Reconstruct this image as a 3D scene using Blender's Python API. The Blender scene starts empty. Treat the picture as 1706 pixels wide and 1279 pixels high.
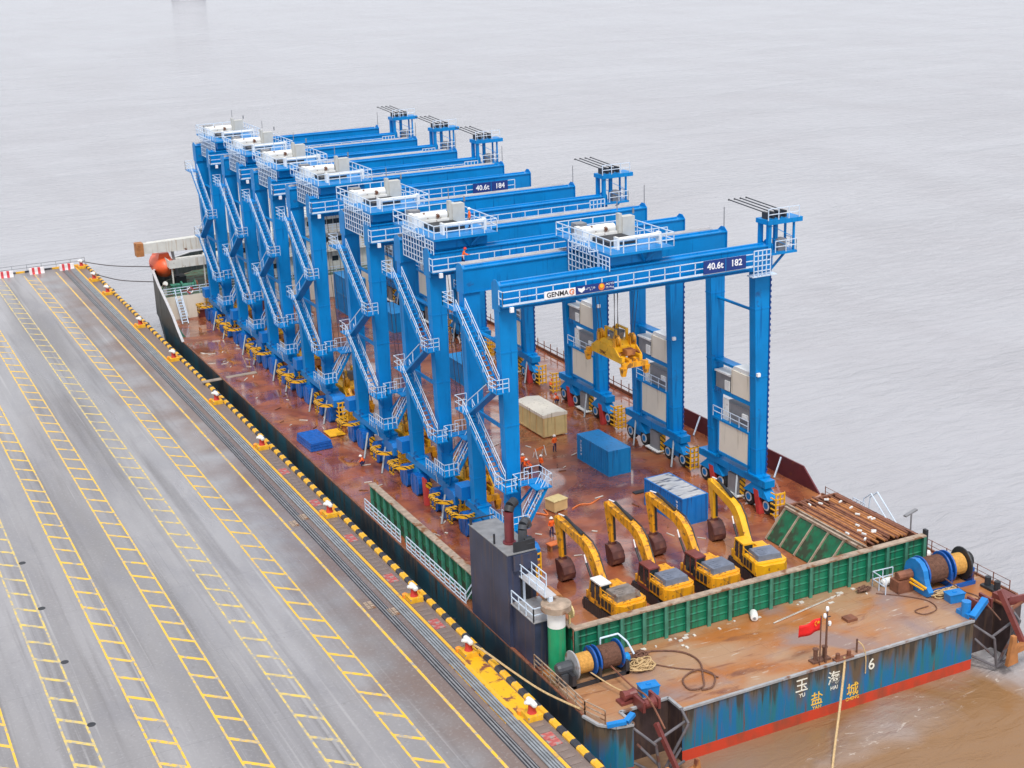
import bpy, bmesh, math, random
from mathutils import Vector, Matrix
random.seed(7)
R = math.radians
sc = bpy.context.scene
COL = sc.collection

# ------------------------------------------------------------ camera
cam = bpy.data.cameras.new('camera')
cam.sensor_width = 36.0
cam.lens = 2408.9 / 1706 * 36.0
cam.clip_start = 1.0
cam.clip_end = 20000
camo = bpy.data.objects.new('camera', cam)
COL.objects.link(camo)
YAW, PITCH, ROLL = -0.453602, 0.311458, -0.03317
fwd = Vector((-math.sin(YAW) * math.cos(PITCH), math.cos(YAW) * math.cos(PITCH), -math.sin(PITCH)))
rgt = Vector((math.cos(YAW), math.sin(YAW), 0))
upv = rgt.cross(fwd)
r2 = rgt * math.cos(ROLL) + upv * math.sin(ROLL)
u2 = -rgt * math.sin(ROLL) + upv * math.cos(ROLL)
mw = Matrix((r2, u2, -fwd)).transposed().to_4x4()
mw.translation = Vector((-47.188, -98.257, 51.376))
camo.matrix_world = mw
sc.camera = camo

# ------------------------------------------------------------ sky, sun, exposure
SUN_EL, SUN_AZ = 58, 200        # soft overcast noon, light from behind the camera's left
w = bpy.data.worlds.new('World')
sc.world = w
w.use_nodes = True
nt = w.node_tree
nt.nodes.clear()
sky = nt.nodes.new('ShaderNodeTexSky')
sky.sky_type = 'NISHITA'
sky.sun_disc = False
sky.sun_elevation = R(SUN_EL)
sky.sun_rotation = R(SUN_AZ)
sky.air_density = 1.0
sky.dust_density = 6.0
sky.ozone_density = 1.0
hs = nt.nodes.new('ShaderNodeHueSaturation')
hs.inputs['Saturation'].default_value = 0.22
mx = nt.nodes.new('ShaderNodeMix')
mx.data_type = 'RGBA'
mx.inputs[0].default_value = 0.6
mx.inputs[7].default_value = (9.2, 9.6, 10.4, 1)      # even cloud layer over the whole sky
bg = nt.nodes.new('ShaderNodeBackground')
bg.inputs['Strength'].default_value = 0.1
wo = nt.nodes.new('ShaderNodeOutputWorld')
nt.links.new(sky.outputs[0], hs.inputs['Color'])
nt.links.new(hs.outputs[0], mx.inputs[6])
nt.links.new(mx.outputs[2], bg.inputs['Color'])
nt.links.new(bg.outputs[0], wo.inputs['Surface'])
sl = bpy.data.lights.new('sun', 'SUN')
sl.energy = 1.5
sl.angle = R(14)
sl.color = (1, .97, .93)
so = bpy.data.objects.new('sun', sl)
COL.objects.link(so)
so.location = (-60, -60, 120)
az = R(SUN_AZ)
sd = Vector((math.sin(az) * math.cos(R(SUN_EL)), math.cos(az) * math.cos(R(SUN_EL)), math.sin(R(SUN_EL))))
so.rotation_euler = sd.to_track_quat('Z', 'Y').to_euler()
sc.view_settings.view_transform = 'Standard'
sc.view_settings.look = 'None'
sc.view_settings.exposure = 0.45
sc.view_settings.gamma = 1.0
sc.view_settings.use_curve_mapping = False
sc.cycles.max_bounces = 5
sc.cycles.diffuse_bounces = 3
sc.cycles.glossy_bounces = 3
sc.cycles.transparent_max_bounces = 4
sc.cycles.use_denoising = True

# ------------------------------------------------------------ materials
MATS = {}


def mat(name, col, rough=.5, metal=0., var=.12, scale=1.2, rust=0., rcol=(.13, .05, .025), rscale=1.0,
        streak=0., scol=(.1, .06, .04), wet=0., bump=0., spec=.5, col2=None, c2lo=.45, c2hi=.6, c2scale=.2, stretch=(1, 1, 1)):
    """paint or plain surface: tone variation, rust patches, vertical run-off streaks, wet gloss"""
    m = bpy.data.materials.new(name)
    m.use_nodes = True
    t = m.node_tree
    N, L = t.nodes, t.links
    b = N['Principled BSDF']
    b.inputs['Roughness'].default_value = rough
    b.inputs['Metallic'].default_value = metal
    b.inputs['Specular IOR Level'].default_value = spec
    tc = N.new('ShaderNodeTexCoord')
    mp = N.new('ShaderNodeMapping')
    mp.inputs['Scale'].default_value = stretch
    L.new(tc.outputs['Object'], mp.inputs[0])
    P = mp.outputs[0]

    def noise(s, d=3, vec=P, dist=0.):
        n = N.new('ShaderNodeTexNoise')
        n.inputs['Scale'].default_value = s
        n.inputs['Detail'].default_value = d
        n.inputs['Distortion'].default_value = dist
        L.new(vec, n.inputs['Vector'])
        return n.outputs['Fac']

    def ramp(v, lo, hi, a=0., z=1.):
        r = N.new('ShaderNodeMapRange')
        r.inputs[1].default_value = lo
        r.inputs[2].default_value = hi
        r.inputs[3].default_value = a
        r.inputs[4].default_value = z
        L.new(v, r.inputs[0])
        return r.outputs[0]

    def mix(f, a, c, mode='MIX'):
        x = N.new('ShaderNodeMix')
        x.data_type = 'RGBA'
        x.blend_type = mode
        if isinstance(f, float):
            x.inputs[0].default_value = f
        else:
            L.new(f, x.inputs[0])
        for i, v in ((6, a), (7, c)):
            if isinstance(v, tuple):
                x.inputs[i].default_value = (*v, 1)
            else:
                L.new(v, x.inputs[i])
        return x.outputs[2]
    c = tuple(col)
    if col2:
        c = mix(ramp(noise(c2scale, 5, dist=.6), c2lo, c2hi), c, tuple(col2))
    if var:
        g = ramp(noise(scale, 4), .3, .7, 1 - var, 1 + var)
        gc = N.new('ShaderNodeCombineColor')
        for i in range(3):
            L.new(g, gc.inputs[i])
        c = mix(1.0, c, gc.outputs[0], 'MULTIPLY')
    if streak:
        m2 = N.new('ShaderNodeMapping')
        m2.inputs['Scale'].default_value = (2.6, 2.6, .16)
        L.new(tc.outputs['Object'], m2.inputs[0])
        f = ramp(noise(1.3, 5, m2.outputs[0]), .62 - .3 * streak, .72 - .12 * streak, 0, .85)
        c = mix(f, c, scol)
    if rust:
        f = ramp(noise(rscale, 6, dist=.3), .68 - .3 * rust, .74 - .22 * rust)
        c = mix(f, c, rcol)
        rr = N.new('ShaderNodeMath')
        rr.operation = 'MULTIPLY_ADD'
        L.new(f, rr.inputs[0])
        rr.inputs[1].default_value = .3
        rr.inputs[2].default_value = rough
        if not wet:
            L.new(rr.outputs[0], b.inputs['Roughness'])
    if isinstance(c, tuple):
        b.inputs['Base Color'].default_value = (*c, 1)
    else:
        L.new(c, b.inputs['Base Color'])
    if wet:
        f = ramp(noise(.22, 5, dist=.8), .4, .62, rough, rough * (1 - wet))
        L.new(f, b.inputs['Roughness'])
    if bump:
        bp = N.new('ShaderNodeBump')
        bp.inputs['Strength'].default_value = bump
        bp.inputs['Distance'].default_value = .05
        L.new(noise(scale * 5, 4), bp.inputs['Height'])
        L.new(bp.outputs[0], b.inputs['Normal'])
    MATS[name] = m
    return m


mat('crane_blue', (.0, .21, .55), .4, var=.1, scale=.5, streak=.14, scol=(.0, .12, .36), spec=.25, rust=.06, rcol=(.02, .1, .28), rscale=.7)
mat('dark_blue', (.004, .05, .24), .45, var=.1)
mat('board_blue', (.008, .035, .2), .5, var=.05)
mat('white_rail', (.6, .7, .82), .45, var=.05)
mat('white', (.76, .76, .74), .5, var=.07, rust=.12, rscale=1.6)
mat('cream', (.78, .71, .59), .5, var=.05, scale=.6, streak=.12, scol=(.42, .36, .26))
mat('grey_tray', (.5, .49, .5), .5, var=.12)
mat('cabinet_grey', (.5, .49, .45), .5, var=.1, rust=.1)
mat('grey', (.22, .22, .23), .6, var=.15)
mat('dark', (.025, .027, .032), .55, var=.2)
mat('black_steel', (.03, .03, .035), .4, var=.25)
mat('tyre', (.018, .018, .02), .75, var=.25, scale=3)
mat('red', (.42, .03, .025), .5, var=.15)
mat('yellow', (.82, .42, .012), .42, var=.12, scale=1.5, rust=.1, rcol=(.25, .1, .02), rscale=2)
mat('orange_yellow', (.82, .36, .012), .42, var=.15, scale=1.4, rust=.42, rcol=(.24, .11, .03), rscale=2.6, streak=.4, scol=(.35, .16, .03))
mat('yellow_black', (.80, .43, .015), .5, var=.1)
mat('kerb_yellow', (.75, .4, .02), .55, var=.2, scale=2, rust=.22, rcol=(.3, .26, .22), rscale=2.5)
mat('kerb_black', (.035, .035, .045), .5, var=.3, scale=2, rust=.15, rcol=(.2, .19, .19), rscale=2.5)
mat('bollard_orange', (.75, .27, .03), .5, var=.2, rust=.2, rscale=3)
mat('bollard_red', (.55, .04, .03), .5, var=.2, rust=.15, rscale=3)
mat('pink_red', (.6, .05, .06), .5, var=.15)
mat('container_blue', (.002, .25, .6), .4, var=.08, scale=.5, streak=.15, scol=(.01, .1, .3))
mat('container_blue_deep', (.002, .16, .5), .4, var=.1, scale=.5, streak=.15, scol=(.01, .06, .22))
mat('container_top_worn', (.46, .46, .46), .35, var=.2, rust=.5, rcol=(.09, .1, .14), rscale=1.1, wet=.5, stretch=(.5, 1.6, 1))
mat('cover_blue', (.002, .11, .42), .32, var=.25, scale=2.5, bump=.4)
mat('cream_crate', (.66, .52, .24), .6, var=.08, streak=.2, scol=(.42, .3, .12))
mat('ply', (.62, .42, .19), .65, var=.12)
mat('tarp_blue', (.008, .1, .4), .3, var=.25, scale=3, bump=.5)
mat('orange_boat', (.75, .11, .03), .4, var=.1)
mat('orange_vest', (.95, .13, .012), .6, var=.1, scale=8)
mat('navy', (.012, .02, .09), .8, var=.2)
mat('skin', (.42, .24, .16), .6, var=.05)
mat('helmet', (.85, .8, .75), .3, var=0)
mat('helmet_red', (.7, .05, .03), .3, var=0)
mat('green_wall', (.008, .19, .1), .4, var=.3, scale=.8, streak=.4, scol=(.018, .055, .035), rust=.22, rcol=(.04, .05, .03), rscale=.8)
mat('green_rib', (.05, .22, .15), .45, var=.2, streak=.3, scol=(.03, .08, .05))
mat('green_dark', (.02, .11, .05), .5, var=.4, scale=1, streak=.6, scol=(.02, .03, .018), rust=.35, rcol=(.07, .04, .025))
mat('green_post', (.01, .28, .12), .42, var=.12, streak=.3, scol=(.12, .2, .1))
mat('green_panel', (.01, .14, .06), .45, var=.4, scale=.7, streak=.6, scol=(.03, .06, .03), rust=.62, rcol=(.03, .05, .025), rscale=.9)
mat('hood_slate', (.15, .17, .22), .35, var=.2, scale=2, wet=.3)
mat('hood_dirty', (.2, .17, .15), .5, var=.4, scale=2, rust=.4)
mat('rim_rust', (.36, .27, .2), .6, var=.3, scale=2, rust=.4, rcol=(.2, .09, .04))
mat('rust', (.2, .075, .04), .65, var=.3, scale=1.5, rust=.3, rcol=(.1, .035, .025))
mat('rust_orange', (.4, .16, .05), .65, var=.3, scale=1.5, rust=.35, rcol=(.2, .06, .03))
mat('rust_red', (.17, .04, .035), .45, var=.25, scale=1, wet=.3)
mat('maroon', (.11, .016, .022), .5, var=.15, rust=.18, rcol=(.2, .06, .03))
mat('funnel', (.036, .045, .085), .42, var=.25, scale=.5, streak=.3, scol=(.08, .06, .06))
mat('funnel_roof', (.22, .22, .225), .5, var=.2, rust=.2, rcol=(.25, .16, .1))
mat('pipe_maroon', (.16, .03, .035), .4, var=.2)
mat('pipe_grey', (.06, .065, .075), .4, var=.2)
mat('deck_grey', (.33, .33, .34), .55, var=.2, rust=.3, rcol=(.2, .1, .06))
mat('notch_dark', (.055, .035, .035), .55, var=.3, streak=.5, scol=(.1, .06, .045))
mat('frame_steel', (.11, .1, .11), .5, var=.3, rust=.4, rcol=(.12, .05, .035))
mat('bucket_steel', (.1, .032, .026), .5, var=.35, scale=2, rust=.3, rcol=(.19, .075, .04))
mat('rope_yellow', (.6, .33, .08), .8, var=.2, scale=6)
mat('rope_beige', (.52, .36, .18), .8, var=.2, scale=6)
mat('rope_brown', (.15, .07, .045), .8, var=.3, scale=5)
mat('rope_dark', (.06, .05, .05), .8, var=.2)
mat('winch_blue', (.008, .09, .36), .35, var=.2, rust=.15)
mat('box_blue', (.01, .2, .55), .4, var=.15, rust=.12)
mat('flag_red', (.8, .015, .015), .6, var=.1, scale=4)
mat('gold', (.85, .5, .06), .6, var=.15, scale=8, rust=.2, rscale=4, rcol=(.1, .12, .2))
mat('letter_white', (.8, .78, .68), .6, var=.15, scale=8, rust=.2, rscale=4, rcol=(.1, .2, .3))
mat('letter_clean', (.85, .86, .88), .5, var=0)
mat('glass', (.02, .03, .035), .08, var=0)
mat('superstructure', (.62, .61, .56), .5, var=.08, streak=.25, scol=(.4, .3, .2), rust=.12)
mat('forward_green', (.1, .16, .11), .5, var=.3, rust=.4)
mat('bow_dark', (.035, .045, .05), .45, var=.3, streak=.5, scol=(.08, .09, .09))
mat('galv', (.3, .32, .34), .4, metal=.3, var=.15)
mat('concrete_block_white', (.7, .66, .66), .6, var=.15)
mat('plank', (.3, .24, .19), .7, var=.25)
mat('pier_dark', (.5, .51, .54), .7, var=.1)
mat('debris_orange', (.75, .19, .05), .6, var=.2)
mat('debris_pale', (.6, .56, .5), .7, var=.2)
mat('trench', (.2, .15, .13), .45, var=.2, scale=.9, wet=.4)
mat('trench_red', (.45, .1, .09), .5, var=.3, scale=2.5, rust=.6, rcol=(.3, .25, .23), rscale=2.2)


def nodes_of(name, rough=.5):
    m = bpy.data.materials.new(name)
    m.use_nodes = True
    t = m.node_tree
    b = t.nodes['Principled BSDF']
    b.inputs['Roughness'].default_value = rough
    MATS[name] = m
    return m, t.nodes, t.links, b


class NG:
    """tiny helper for the larger node graphs"""

    def __init__(s, N, L):
        s.N, s.L = N, L
        s.tc = N.new('ShaderNodeTexCoord').outputs['Object']

    def map(s, scale=(1, 1, 1), rot=0., vec=None):
        m = s.N.new('ShaderNodeMapping')
        m.inputs['Scale'].default_value = scale
        m.inputs['Rotation'].default_value = (0, 0, rot)
        s.L.new(vec or s.tc, m.inputs[0])
        return m.outputs[0]

    def noise(s, sc_, d=4, vec=None, dist=0., rough=.5):
        n = s.N.new('ShaderNodeTexNoise')
        n.inputs['Scale'].default_value = sc_
        n.inputs['Detail'].default_value = d
        n.inputs['Roughness'].default_value = rough
        n.inputs['Distortion'].default_value = dist
        s.L.new(vec or s.tc, n.inputs['Vector'])
        return n.outputs['Fac']

    def rng(s, v, lo, hi, a=0., z=1.):
        r = s.N.new('ShaderNodeMapRange')
        for i, q in ((1, lo), (2, hi), (3, a), (4, z)):
            r.inputs[i].default_value = q
        s.L.new(v, r.inputs[0])
        return r.outputs[0]

    def mix(s, f, a, c, mode='MIX'):
        x = s.N.new('ShaderNodeMix')
        x.data_type = 'RGBA'
        x.blend_type = mode
        if isinstance(f, float):
            x.inputs[0].default_value = f
        else:
            s.L.new(f, x.inputs[0])
        for i, v in ((6, a), (7, c)):
            if isinstance(v, tuple):
                x.inputs[i].default_value = (*v, 1)
            else:
                s.L.new(v, x.inputs[i])
        return x.outputs[2]

    def math(s, op, a, b=None, c=None):
        x = s.N.new('ShaderNodeMath')
        x.operation = op
        for i, v in enumerate((a, b, c)):
            if v is None:
                continue
            if isinstance(v, (int, float)):
                x.inputs[i].default_value = v
            else:
                s.L.new(v, x.inputs[i])
        return x.outputs[0]

    def bump(s, h, st, dist, b, nrm=None):
        x = s.N.new('ShaderNodeBump')
        x.inputs['Strength'].default_value = st
        x.inputs['Distance'].default_value = dist
        s.L.new(h, x.inputs['Height'])
        if nrm:
            s.L.new(nrm, x.inputs['Normal'])
        s.L.new(x.outputs[0], b.inputs['Normal'])
        return x.outputs[0]

    def seam(s, bw, bh, mortar=.012):
        n = s.N.new('ShaderNodeTexBrick')
        n.inputs['Scale'].default_value = 1
        n.inputs['Brick Width'].default_value = bw
        n.inputs['Row Height'].default_value = bh
        n.inputs['Mortar Size'].default_value = mortar
        n.inputs['Mortar Smooth'].default_value = .3
        s.L.new(s.tc, n.inputs['Vector'])
        return n.outputs['Fac']


for nm_, sc_ in (('guard_striped', 1.5), ('board_striped', 1.3)):
    m, N, L, b = nodes_of(nm_, .5)
    g = NG(N, L)
    wv = N.new('ShaderNodeTexWave')
    wv.wave_type = 'BANDS'
    wv.bands_direction = 'DIAGONAL'
    wv.inputs['Scale'].default_value = sc_
    L.new(g.tc, wv.inputs['Vector'])
    L.new(g.mix(g.rng(wv.outputs['Fac'], .72, .78), (.82, .42, .012), (.03, .03, .03)), b.inputs['Base Color'])
# wet rusty main deck: oxide red plate, paler scuffed runs, standing water that mirrors the sky
m, N, L, b = nodes_of('main_deck')
g = NG(N, L)
c = g.mix(g.rng(g.noise(.35, 6, dist=.7), .4, .62), (.195, .05, .024), (.34, .098, .04))
c = g.mix(g.rng(g.noise(.09, 5, dist=1.2), .5, .66), c, (.42, .16, .06))
c = g.mix(g.rng(g.noise(.9, 7, dist=.5, rough=.7), .6, .72), c, (.085, .028, .024))
c = g.mix(g.rng(g.noise(.16, 7, g.map((1, .55, 1), .2), 1.5, .65), .6, .7), c, (.38, .24, .18))
c = g.mix(g.rng(g.seam(6.1, 1.9, .02), .5, 1, 0, .5), c, (.08, .03, .025))
c = g.mix(g.rng(g.noise(2.2, 6, g.map((1, .35, 1)), .4, .7), .6, .75, 0, .5), c, (.46, .24, .13))
c = g.mix(g.rng(g.noise(.7, 4, g.map((.06, 2.2, 1), .1), .5), .62, .72, 0, .5), c, (.1, .05, .04))
L.new(c, b.inputs['Base Color'])
wetf = g.rng(g.noise(.17, 5, dist=1.0), .4, .56)
L.new(g.rng(wetf, 0, 1, .42, .07), b.inputs['Roughness'])
L.new(wetf, b.inputs['Coat Weight'])
b.inputs['Coat Roughness'].default_value = .07
b.inputs['Coat IOR'].default_value = 1.55
h = g.math('ADD', g.math('MULTIPLY', g.noise(1.1, 5), g.rng(wetf, 0, 1, 1., .16)), g.math('MULTIPLY', g.seam(6.1, 1.9, .03), .12))
g.bump(h, .35, .12, b)
# aft deck: orange rust in the middle of beige bare plate, wet grey towards starboard
m, N, L, b = nodes_of('aft_deck')
g = NG(N, L)
c = g.mix(g.rng(g.noise(.16, 6, g.map((.6, 1, 1)), 1.0), .4, .58), (.37, .13, .03), (.38, .225, .13))
c = g.mix(g.rng(g.noise(.11, 5, dist=1.2), .52, .64), c, (.27, .18, .155))
c = g.mix(g.rng(g.noise(.5, 6, g.map((.35, 1.6, 1)), .9, .65), .56, .68), c, (.2, .075, .035))
c = g.mix(g.rng(g.noise(1.6, 7, g.map((.3, 1.5, 1)), .6, .7), .6, .7), c, (.5, .42, .35))
c = g.mix(g.rng(g.seam(5.2, 1.7, .02), .5, 1, 0, .4), c, (.14, .08, .05))
L.new(c, b.inputs['Base Color'])
L.new(g.rng(g.noise(.2, 5, dist=.8), .4, .62, .6, .2), b.inputs['Roughness'])
g.bump(g.noise(2.2, 5), .3, .05, b)
# hull plating: blue topsides, brown run-off from the deck edge, weed-dark foot
m, N, L, b = nodes_of('hull_paint', .45)
g = NG(N, L)
sx = N.new('ShaderNodeSeparateXYZ')
L.new(g.tc, sx.inputs[0])
Z = sx.outputs['Z']
st = g.noise(1.2, 6, g.map((1.5, 1.5, .1)), .2, .6)
st2 = g.noise(.5, 5, g.map((1.2, 1.2, .12)), .2)
c = g.mix(g.rng(st, .42, .6), (.006, .14, .33), (.014, .155, .2))
lo = g.rng(Z, -3.2, -.1, -.16, .1)
f = g.rng(g.math('ADD', st2, lo), .44, .6)
c = g.mix(f, c, (.12, .085, .055))
c = g.mix(g.rng(g.math('ADD', st, lo), .55, .64, 0, .9), c, (.045, .04, .035))
c = g.mix(g.rng(g.noise(2.6, 6, g.map((1.6, 1.6, .06)), .1, .6), .6, .68, 0, .85), c, (.16, .06, .03))
L.new(c, b.inputs['Base Color'])
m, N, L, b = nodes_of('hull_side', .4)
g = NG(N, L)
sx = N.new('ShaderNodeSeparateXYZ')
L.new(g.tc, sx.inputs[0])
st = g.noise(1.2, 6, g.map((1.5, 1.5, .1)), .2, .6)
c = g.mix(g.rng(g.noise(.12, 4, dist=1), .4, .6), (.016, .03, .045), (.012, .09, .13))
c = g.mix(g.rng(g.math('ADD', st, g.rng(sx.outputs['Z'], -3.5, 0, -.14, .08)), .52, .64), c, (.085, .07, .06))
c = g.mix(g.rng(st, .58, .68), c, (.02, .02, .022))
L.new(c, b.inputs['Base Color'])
m, N, L, b = nodes_of('boot_top', .5)
g = NG(N, L)
c = g.mix(g.rng(g.noise(.8, 6, g.map((1, 1, .5))), .45, .7), (.55, .05, .02), (.3, .06, .03))
L.new(c, b.inputs['Base Color'])
# quay concrete: broad damp bands along the berth, warm and dirty near the edge
m, N, L, b = nodes_of('quay_concrete')
g = NG(N, L)
sx = N.new('ShaderNodeSeparateXYZ')
L.new(g.tc, sx.inputs[0])
c = g.mix(g.rng(g.noise(.12, 5, g.map((1, .1, 1)), .4), .38, .62), (.215, .205, .207), (.31, .3, .308))
c = g.mix(g.rng(g.noise(.35, 6, g.map((1, .3, 1)), .8, .6), .45, .7, 0, .6), c, (.2, .195, .21))
c = g.mix(g.rng(g.noise(1.0, 5, g.map((.8, .022, 1)), .2, .6), .5, .68, 0, .65), c, (.135, .125, .125))
c = g.mix(g.rng(g.noise(2.4, 3, g.map((1, .012, 1)), .1), .62, .72, 0, .5), c, (.4, .39, .39))
edge = g.rng(g.math('ADD', sx.outputs['X'], g.rng(g.noise(.2, 4), .3, .7, -3, 3)), -17, -11)
c = g.mix(g.math('MULTIPLY', edge, .85), c, (.175, .12, .1))
c = g.mix(g.rng(g.noise(1.5, 7, dist=.5, rough=.7), .62, .72, 0, .45), c, (.13, .115, .11))
c = g.mix(g.rng(g.noise(4., 3), .55, .75, 0, .25), c, (.45, .44, .45))
c = g.mix(g.rng(g.seam(24.5, 12.2, .03), .5, 1, 0, .35), c, (.13, .125, .13))
L.new(c, b.inputs['Base Color'])
L.new(g.rng(g.noise(.1, 5, g.map((1, .2, 1)), .6), .4, .62, .62, .27), b.inputs['Roughness'])
g.bump(g.noise(6, 4), .2, .02, b)


def worn_paint(name, col, under, lo, hi, sc_=1.1):
    m, N, L, b = nodes_of(name, .5)
    g = NG(N, L)
    f = g.rng(g.noise(sc_, 6, dist=.3, rough=.65), lo, hi)
    c = g.mix(f, col, under)
    L.new(c, b.inputs['Base Color'])


worn_paint('lane_paint', (.8, .48, .035), (.34, .32, .29), .47, .63, 1.6)
worn_paint('lane_paint_faint', (.7, .5, .1), (.32, .31, .3), .42, .6, 1.6)
worn_paint('edge_paint', (.78, .44, .03), (.4, .26, .12), .56, .7)
worn_paint('edge_patch', (.78, .42, .012), (.22, .08, .045), .5, .57, .9)
# river water: silty; stirred-up brown round the berth, paler and greyer out in the stream
m, N, L, b = nodes_of('river_water', .12)
g = NG(N, L)
vm = N.new('ShaderNodeVectorMath')
vm.operation = 'DISTANCE'
mpv = g.map((1, 1, 1))
L.new(mpv, vm.inputs[0])
vm.inputs[1].default_value = (8, -50, 0)
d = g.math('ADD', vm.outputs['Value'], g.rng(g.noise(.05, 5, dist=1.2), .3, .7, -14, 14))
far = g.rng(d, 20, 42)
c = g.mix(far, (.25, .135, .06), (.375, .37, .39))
c = g.mix(g.rng(g.noise(.03, 4, g.map((1, .35, 1), .5), .8), .42, .62, 0, .22), c, (.27, .25, .26))
foam = g.math('MULTIPLY', g.rng(g.noise(.55, 7, g.map((.6, 1.5, 1), -.3), 1.6, .7), .6, .68), g.math('MULTIPLY', g.rng(d, 16, 26), g.rng(d, 48, 34)))
c = g.mix(g.math('MULTIPLY', foam, .75), c, (.62, .55, .48))
L.new(c, b.inputs['Base Color'])
b.inputs['IOR'].default_value = 1.38
w1 = g.noise(.5, 6, g.map((.5, 1.35, 1), -.45), .7, .62)
w2 = g.noise(.09, 3, g.map((.7, 1.2, 1), -.3), .6)
hh = g.math('ADD', w1, g.math('MULTIPLY', w2, 1.6))
calm = g.rng(g.noise(.022, 4, g.map((.6, 1.6, 1), -.35), 1.), .35, .65, .45, 1.15)
hh = g.math('MULTIPLY', hh, g.math('MULTIPLY', calm, g.rng(far, 0, 1, .4, 1)))
g.bump(hh, .65, .65, b)


# ------------------------------------------------------------ mesh helpers
class MB:
    def __init__(s):
        s.v, s.f, s.mi = [], [], []
        s.cur = 0

    def add(s, vs, fs):
        o = len(s.v)
        s.v += [tuple(x) for x in vs]
        s.f += [tuple(i + o for i in q) for q in fs]
        s.mi += [s.cur] * len(fs)
        return s

    def box(s, x0, x1, y0, y1, z0, z1):
        return s.add([(x0, y0, z0), (x1, y0, z0), (x1, y1, z0), (x0, y1, z0), (x0, y0, z1), (x1, y0, z1), (x1, y1, z1), (x0, y1, z1)],
                     [(0, 3, 2, 1), (4, 5, 6, 7), (0, 1, 5, 4), (1, 2, 6, 5), (2, 3, 7, 6), (3, 0, 4, 7)])

    def hexa(s, b, t):
        """four bottom corners and four top corners, both anticlockwise from above"""
        return s.add(list(b) + list(t), [(0, 3, 2, 1), (4, 5, 6, 7), (0, 1, 5, 4), (1, 2, 6, 5), (2, 3, 7, 6), (3, 0, 4, 7)])

    def bar(s, p, q, w=.06, h=None, w2=None):
        p, q = Vector(p), Vector(q)
        d = (q - p)
        if d.length < 1e-6:
            return s
        d.normalize()
        ref = Vector((0, 0, 1)) if abs(d.z) < .95 else Vector((0, 1, 0))
        a = d.cross(ref).normalized()
        c = a.cross(d).normalized()
        h = h or w
        k = (w2 / w) if w2 else 1
        A, C = a * w / 2, c * h / 2
        return s.add([p - A - C, p + A - C, p + A + C, p - A + C, q - (A + C) * k, q + (A - C) * k, q + (A + C) * k, q + (C - A) * k],
                     [(0, 1, 2, 3), (7, 6, 5, 4), (0, 4, 5, 1), (1, 5, 6, 2), (2, 6, 7, 3), (3, 7, 4, 0)])

    def cyl(s, p, q, r, n=10, r2=None, caps=True):
        p, q = Vector(p), Vector(q)
        d = (q - p).normalized()
        ref = Vector((0, 0, 1)) if abs(d.z) < .95 else Vector((0, 1, 0))
        a = d.cross(ref).normalized()
        c = d.cross(a).normalized()
        r2 = r if r2 is None else r2
        vs = []
        for P, rr in ((p, r), (q, r2)):
            for i in range(n):
                t = 2 * math.pi * i / n
                vs.append(P + a * rr * math.cos(t) + c * rr * math.sin(t))
        fs = [(i, (i + 1) % n, n + (i + 1) % n, n + i) for i in range(n)]
        if caps:
            fs += [tuple(range(n - 1, -1, -1)), tuple(range(n, 2 * n))]
        return s.add(vs, fs)

    def lathe(s, prof, n=14, axis='Z', at=(0, 0, 0)):
        """prof: list of (radius, height)"""
        vs = []
        for r, h in prof:
            for i in range(n):
                t = 2 * math.pi * i / n
                a, b_ = r * math.cos(t), r * math.sin(t)
                v = {'Z': (a, b_, h), 'X': (h, a, b_), 'Y': (b_, h, a)}[axis]
                vs.append((v[0] + at[0], v[1] + at[1], v[2] + at[2]))
        fs = []
        for k in range(len(prof) - 1):
            for i in range(n):
                fs.append((k * n + i, k * n + (i + 1) % n, (k + 1) * n + (i + 1) % n, (k + 1) * n + i))
        fs += [tuple(range(n - 1, -1, -1)), tuple(range((len(prof) - 1) * n, len(prof) * n))]
        return s.add(vs, fs)

    def prism(s, poly, axis, a, b_):
        """poly in the two other axes (in xyz order), extruded from a to b_"""
        n = len(poly)

        def mk(u, v, t):
            return {'X': (t, u, v), 'Y': (u, t, v), 'Z': (u, v, t)}[axis]
        vs = [mk(u, v, a) for u, v in poly] + [mk(u, v, b_) for u, v in poly]
        fs = [tuple(range(n - 1, -1, -1)), tuple(range(n, 2 * n))] + [(i, (i + 1) % n, n + (i + 1) % n, n + i) for i in range(n)]
        return s.add(vs, fs)

    def path(s, pts, r, n=6):
        for a, c in zip(pts[:-1], pts[1:]):
            s.cyl(a, c, r, n)
        return s

    def rail(s, pts, h=1.1, r=.06, gap=1.4, mids=1, close=False):
        pts = [Vector(p) for p in pts]
        if close:
            pts.append(pts[0])
        U = Vector((0, 0, 1))
        for a, c in zip(pts[:-1], pts[1:]):
            for k in range(mids + 1):
                z = h * (k + 1) / (mids + 1)
                s.bar(a + U * z, c + U * z, r)
            n = max(1, round((c - a).length / gap))
            for i in range(n + 1):
                p = a.lerp(c, i / n)
                s.bar(p, p + U * h, r)
        return s

    def mesh(s, name, mats, smooth=False):
        me = bpy.data.meshes.new(name)
        me.from_pydata(s.v, [], s.f)
        for mm in (mats if isinstance(mats, (list, tuple)) else [mats]):
            me.materials.append(MATS[mm])
        if any(s.mi):
            me.polygons.foreach_set('material_index', s.mi)
        bm = bmesh.new()
        bm.from_mesh(me)
        bmesh.ops.recalc_face_normals(bm, faces=bm.faces)
        bm.to_mesh(me)
        bm.free()
        if smooth:
            for p in me.polygons:
                p.use_smooth = True
            try:
                me.set_sharp_from_angle(angle=R(40))
            except Exception:
                pass
        me.update()
        return me


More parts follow.
